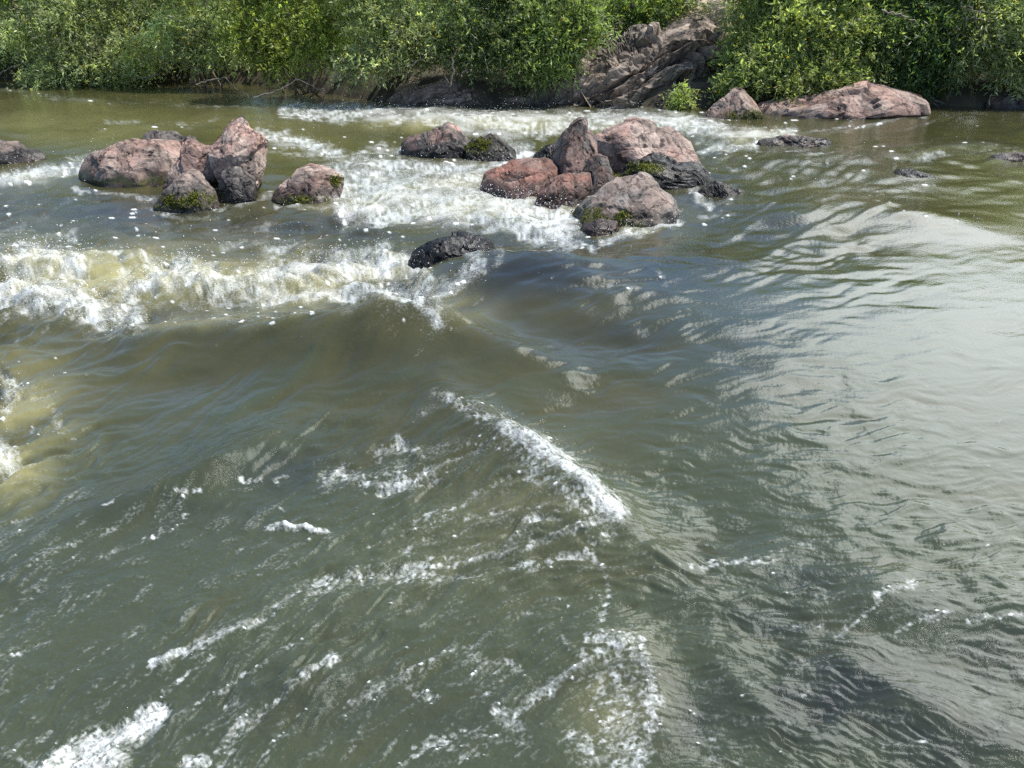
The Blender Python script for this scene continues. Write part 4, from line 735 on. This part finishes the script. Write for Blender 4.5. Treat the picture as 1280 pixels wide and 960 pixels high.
s = shrub('bright lime green willow with drooping sunlit shoots', [(318, 58, 30, 32), (345, 50, 30, 26), (410, 40, 30, 32, -.2), (405, 66, 22, 18, -.3), (380, 82, 8, 14, -.4), (380, 30, 40, 28, .3), (330, 84, 24, 12, -.2), (300, 35, 22, 26)], 18.0, (370, 1.7), 104, LIME, 24000, droop=.7)
bare_branch(s, [(402, 128), (410, 106), (424, 90), (452, 76), (466, 64)], 17.0, .02); bare_branch(s, [(318, 122), (350, 112), (372, 98), (400, 112), (440, 92)], 17.0, .015)
s = shrub('grey green willow with a low hanging tuft above the dark hollow', [(470, 40, 40, 40), (520, 60, 34, 30), (486, 84, 20, 14, -.4), (545, 40, 40, 36, .2), (450, 14, 36, 26), (560, 66, 18, 18), (452, 96, 22, 13, -.5), (428, 100, 14, 10, -.4)], 17.5, (500, 1.0), 105, SAGE, 24000, droop=.5)
bare_branch(s, [(486, 70), (492, 50), (504, 24)], 16.6, .018); bare_branch(s, [(508, 84), (522, 76), (530, 66)], 16.6, .014)
s = shrub('dark green willow with pale bare stems showing beneath it', [(590, 40, 40, 40), (630, 60, 30, 34), (600, 82, 22, 18), (640, 20, 40, 30, .3), (575, 80, 16, 16)], 17.4, (600, .9), 106, DEEP, 20000, droop=.5)
bare_branch(s, [(563, 110), (566, 88), (566, 70), (574, 58)], 16.6, .022); bare_branch(s, [(576, 96), (584, 80), (592, 66)], 16.6, .014); bare_branch(s, [(562, 104), (554, 92)], 16.6, .012)
s = shrub('green willow leaning over the ledge beside the outcrop', [(680, 36, 42, 38), (700, 50, 30, 24, -.2), (728, 18, 28, 24), (660, 66, 30, 24, -.3), (660, 80, 16, 10, -.4), (700, 74, 26, 12, -.3)], 17.3, (690, .9), 107, MID, 26000, droop=.5)
bare_branch(s, [(672, 80), (680, 72), (694, 62)], 17.0, .014)
s = shrub('small dark bush with thin stems on top of the outcrop', [(798, 16, 24, 18), (780, 8, 16, 14), (820, 10, 14, 14), (845, 4, 30, 12, .3)], 21.0, (800, .5), 108, MID, 9000, droop=.1, stems=10)
bare_branch(s, [(790, 6), (800, 14), (814, 18), (826, 12)], 20.7, .05)
s = shrub('yellow green bush above the sandy clearing behind the outcrop', [(860, -20, 50, 24), (905, 4, 24, 14), (815, -8, 30, 14), (920, 14, 14, 12)], 24.5, (905, .4), 109, YEL, 9000, droop=.2, stems=12)
s = shrub('small fresh green sprig growing at the waterline below the outcrop', [(852, 120, 11, 12), (858, 132, 10, 9), (846, 128, 7, 10)], 16.3, (856, .2), 110, YEL, 2600, leaf=(.075, .024), droop=.4, stems=4)
s = shrub('big yellow green willow spreading above the pink bank boulders', [(948, 58, 44, 38), (990, 40, 56, 48), (1050, 50, 50, 46), (930, 92, 26, 20, -.4), (960, 90, 46, 26, -.5), (1020, 92, 40, 24, -.4), (1075, 90, 30, 20, -.3), (950, 20, 40, 30, .3), (1010, 108, 20, 10, -.5), (908, 108, 12, 10, -.5), (932, 112, 14, 8, -.5)], 16.9, (1000, 1.0), 111, YEL, 46000, droop=.35)
bare_branch(s, [(1102, 14), (1124, 18), (1140, 24), (1150, 32)], 15.9, .02)
s = shrub('dark green willow with long hanging shoots right of the yellow green one', [(1110, 50, 40, 50), (1150, 70, 36, 40), (1120, 104, 26, 18), (1180, 40, 36, 44), (1160, 104, 30, 14)], 17.0, (1150, 1.0), 112, DGRN, 26000, droop=.75, leaf=(.13, .034))
bare_branch(s, [(1160, 118), (1170, 126), (1180, 130)], 16.6, .012)
s = shrub('grey green weeping willow with dead pale twigs at the right edge', [(1230, 56, 40, 30), (1260, 30, 44, 36), (1280, 80, 40, 34), (1215, 84, 26, 22), (1330, 50, 50, 50)], 16.9, (1270, 1.2), 113, SAGE, 24000, droop=.7, leaf=(.13, .034))
for k, b in enumerate([[(1210, 2), (1216, 16), (1222, 36)], [(1206, 10), (1220, 14), (1234, 16)], [(1204, 24), (1216, 22), (1236, 28)], [(1200, 0), (1206, 18), (1208, 34)]]): bare_branch(s, b, 16.0, .012)
# taller trees behind, standing above the frame (they close the view and are mirrored in the far water)
def tree(label, px, Y, top, seed, cols, n=9000, w=1.6):
    r = np.random.default_rng(seed); x, _ = at_d(px, 60, Y); z = float(ground_z(np.array([x]), np.array([Y]))[0]) - .05
    root = empty('willow_tree', (float(x), Y, z)); tag(root, label, 'tree', 'taller trees behind the bank bushes'); h = top - z; cl = []; pr = [tube(curve((0, 0, 0), (r.normal() * .2, .1, h * .6), r, .05, 8), np.linspace(.14, .06, 8), 7)]
    for k in range(16):
        a = r.uniform(0, 6.28); rr = w * r.uniform(.2, 1.0); zz = h * r.uniform(.12, .95); c = np.array([math.cos(a) * rr, math.sin(a) * rr * .8, zz]); s = r.uniform(.35, .75)
        cl.append((c, np.array([s, s, s * .8]), r.uniform(.7, 1.3)))
        if k < 9: pr.append(tube(curve((0, 0, zz * .5), c, r, .15, 5), np.linspace(.05, .012, 5), 4))
    V, T, C = leaves(cl, n, r, (.15, .05), .4, cols); mesh_np('crown', V, T, M_LEAF, root, {'tint': C}, smooth=False); v, t = join(pr); mesh_np('trunk', v, t, M_BARK, root)
TREES = [(-120, 25.0, 6.8, 'dark tree behind the left corner willow', DEEP), (30, 24.6, 5.6, 'deep green tree behind the large sage willow', MID), (150, 24.0, 5.6, 'mid green tree behind the large sage willow, nearer its right end', DEEP), (270, 23.6, 5.4, 'dark tree behind the pale sage bush', DEEP), (390, 22.8, 5.2, 'green tree behind the lime green willow', MID), (500, 21.8, 5.0, 'dark green tree behind the willow with the hanging tuft', DEEP),
         (610, 21.4, 5.0, 'mid green tree behind the willow with bare stems', MID), (720, 21.6, 5.2, 'dark tree behind the leaning willow', DEEP), (960, 21.6, 6.2, 'yellow green tree behind the left half of the big willow', YEL), (1060, 21.0, 6.8, 'green tree behind the right half of the big willow', MID), (1160, 20.6, 7.2, 'dark green tree behind the long hanging shoots', DGRN), (1260, 20.4, 7.4, 'dark tree behind the weeping willow at the right', DGRN), (1400, 20.4, 7.4, 'tall dark tree just beyond the right edge', DEEP)]
for k, (px, Y, top, lab, cols) in enumerate(TREES): tree(lab, px, Y - .7, top * .62, 300 + k, cols, 9000, 1.9)
def wood():
    r = np.random.default_rng(500); cl = []
    for k in range(150):
        x = r.uniform(-48, 48); y = r.uniform(30, 38); z = float(ground_z(np.array([x]), np.array([y]))[0]); s = r.uniform(.8, 1.3); cl.append((np.array([x, y, z + r.uniform(.1, 1.3)]), np.array([s * 1.3, s, s]), r.uniform(.7, 1.2)))
    V, T, C = leaves(cl, 36000, r, (.42, .16), .3, DEEP); o = mesh_np('distant_wood', V, T, M_LEAF, None, {'tint': C}, smooth=False); tag(o, 'dense wood closing the view behind the bank', 'wood', kind='stuff')
wood()
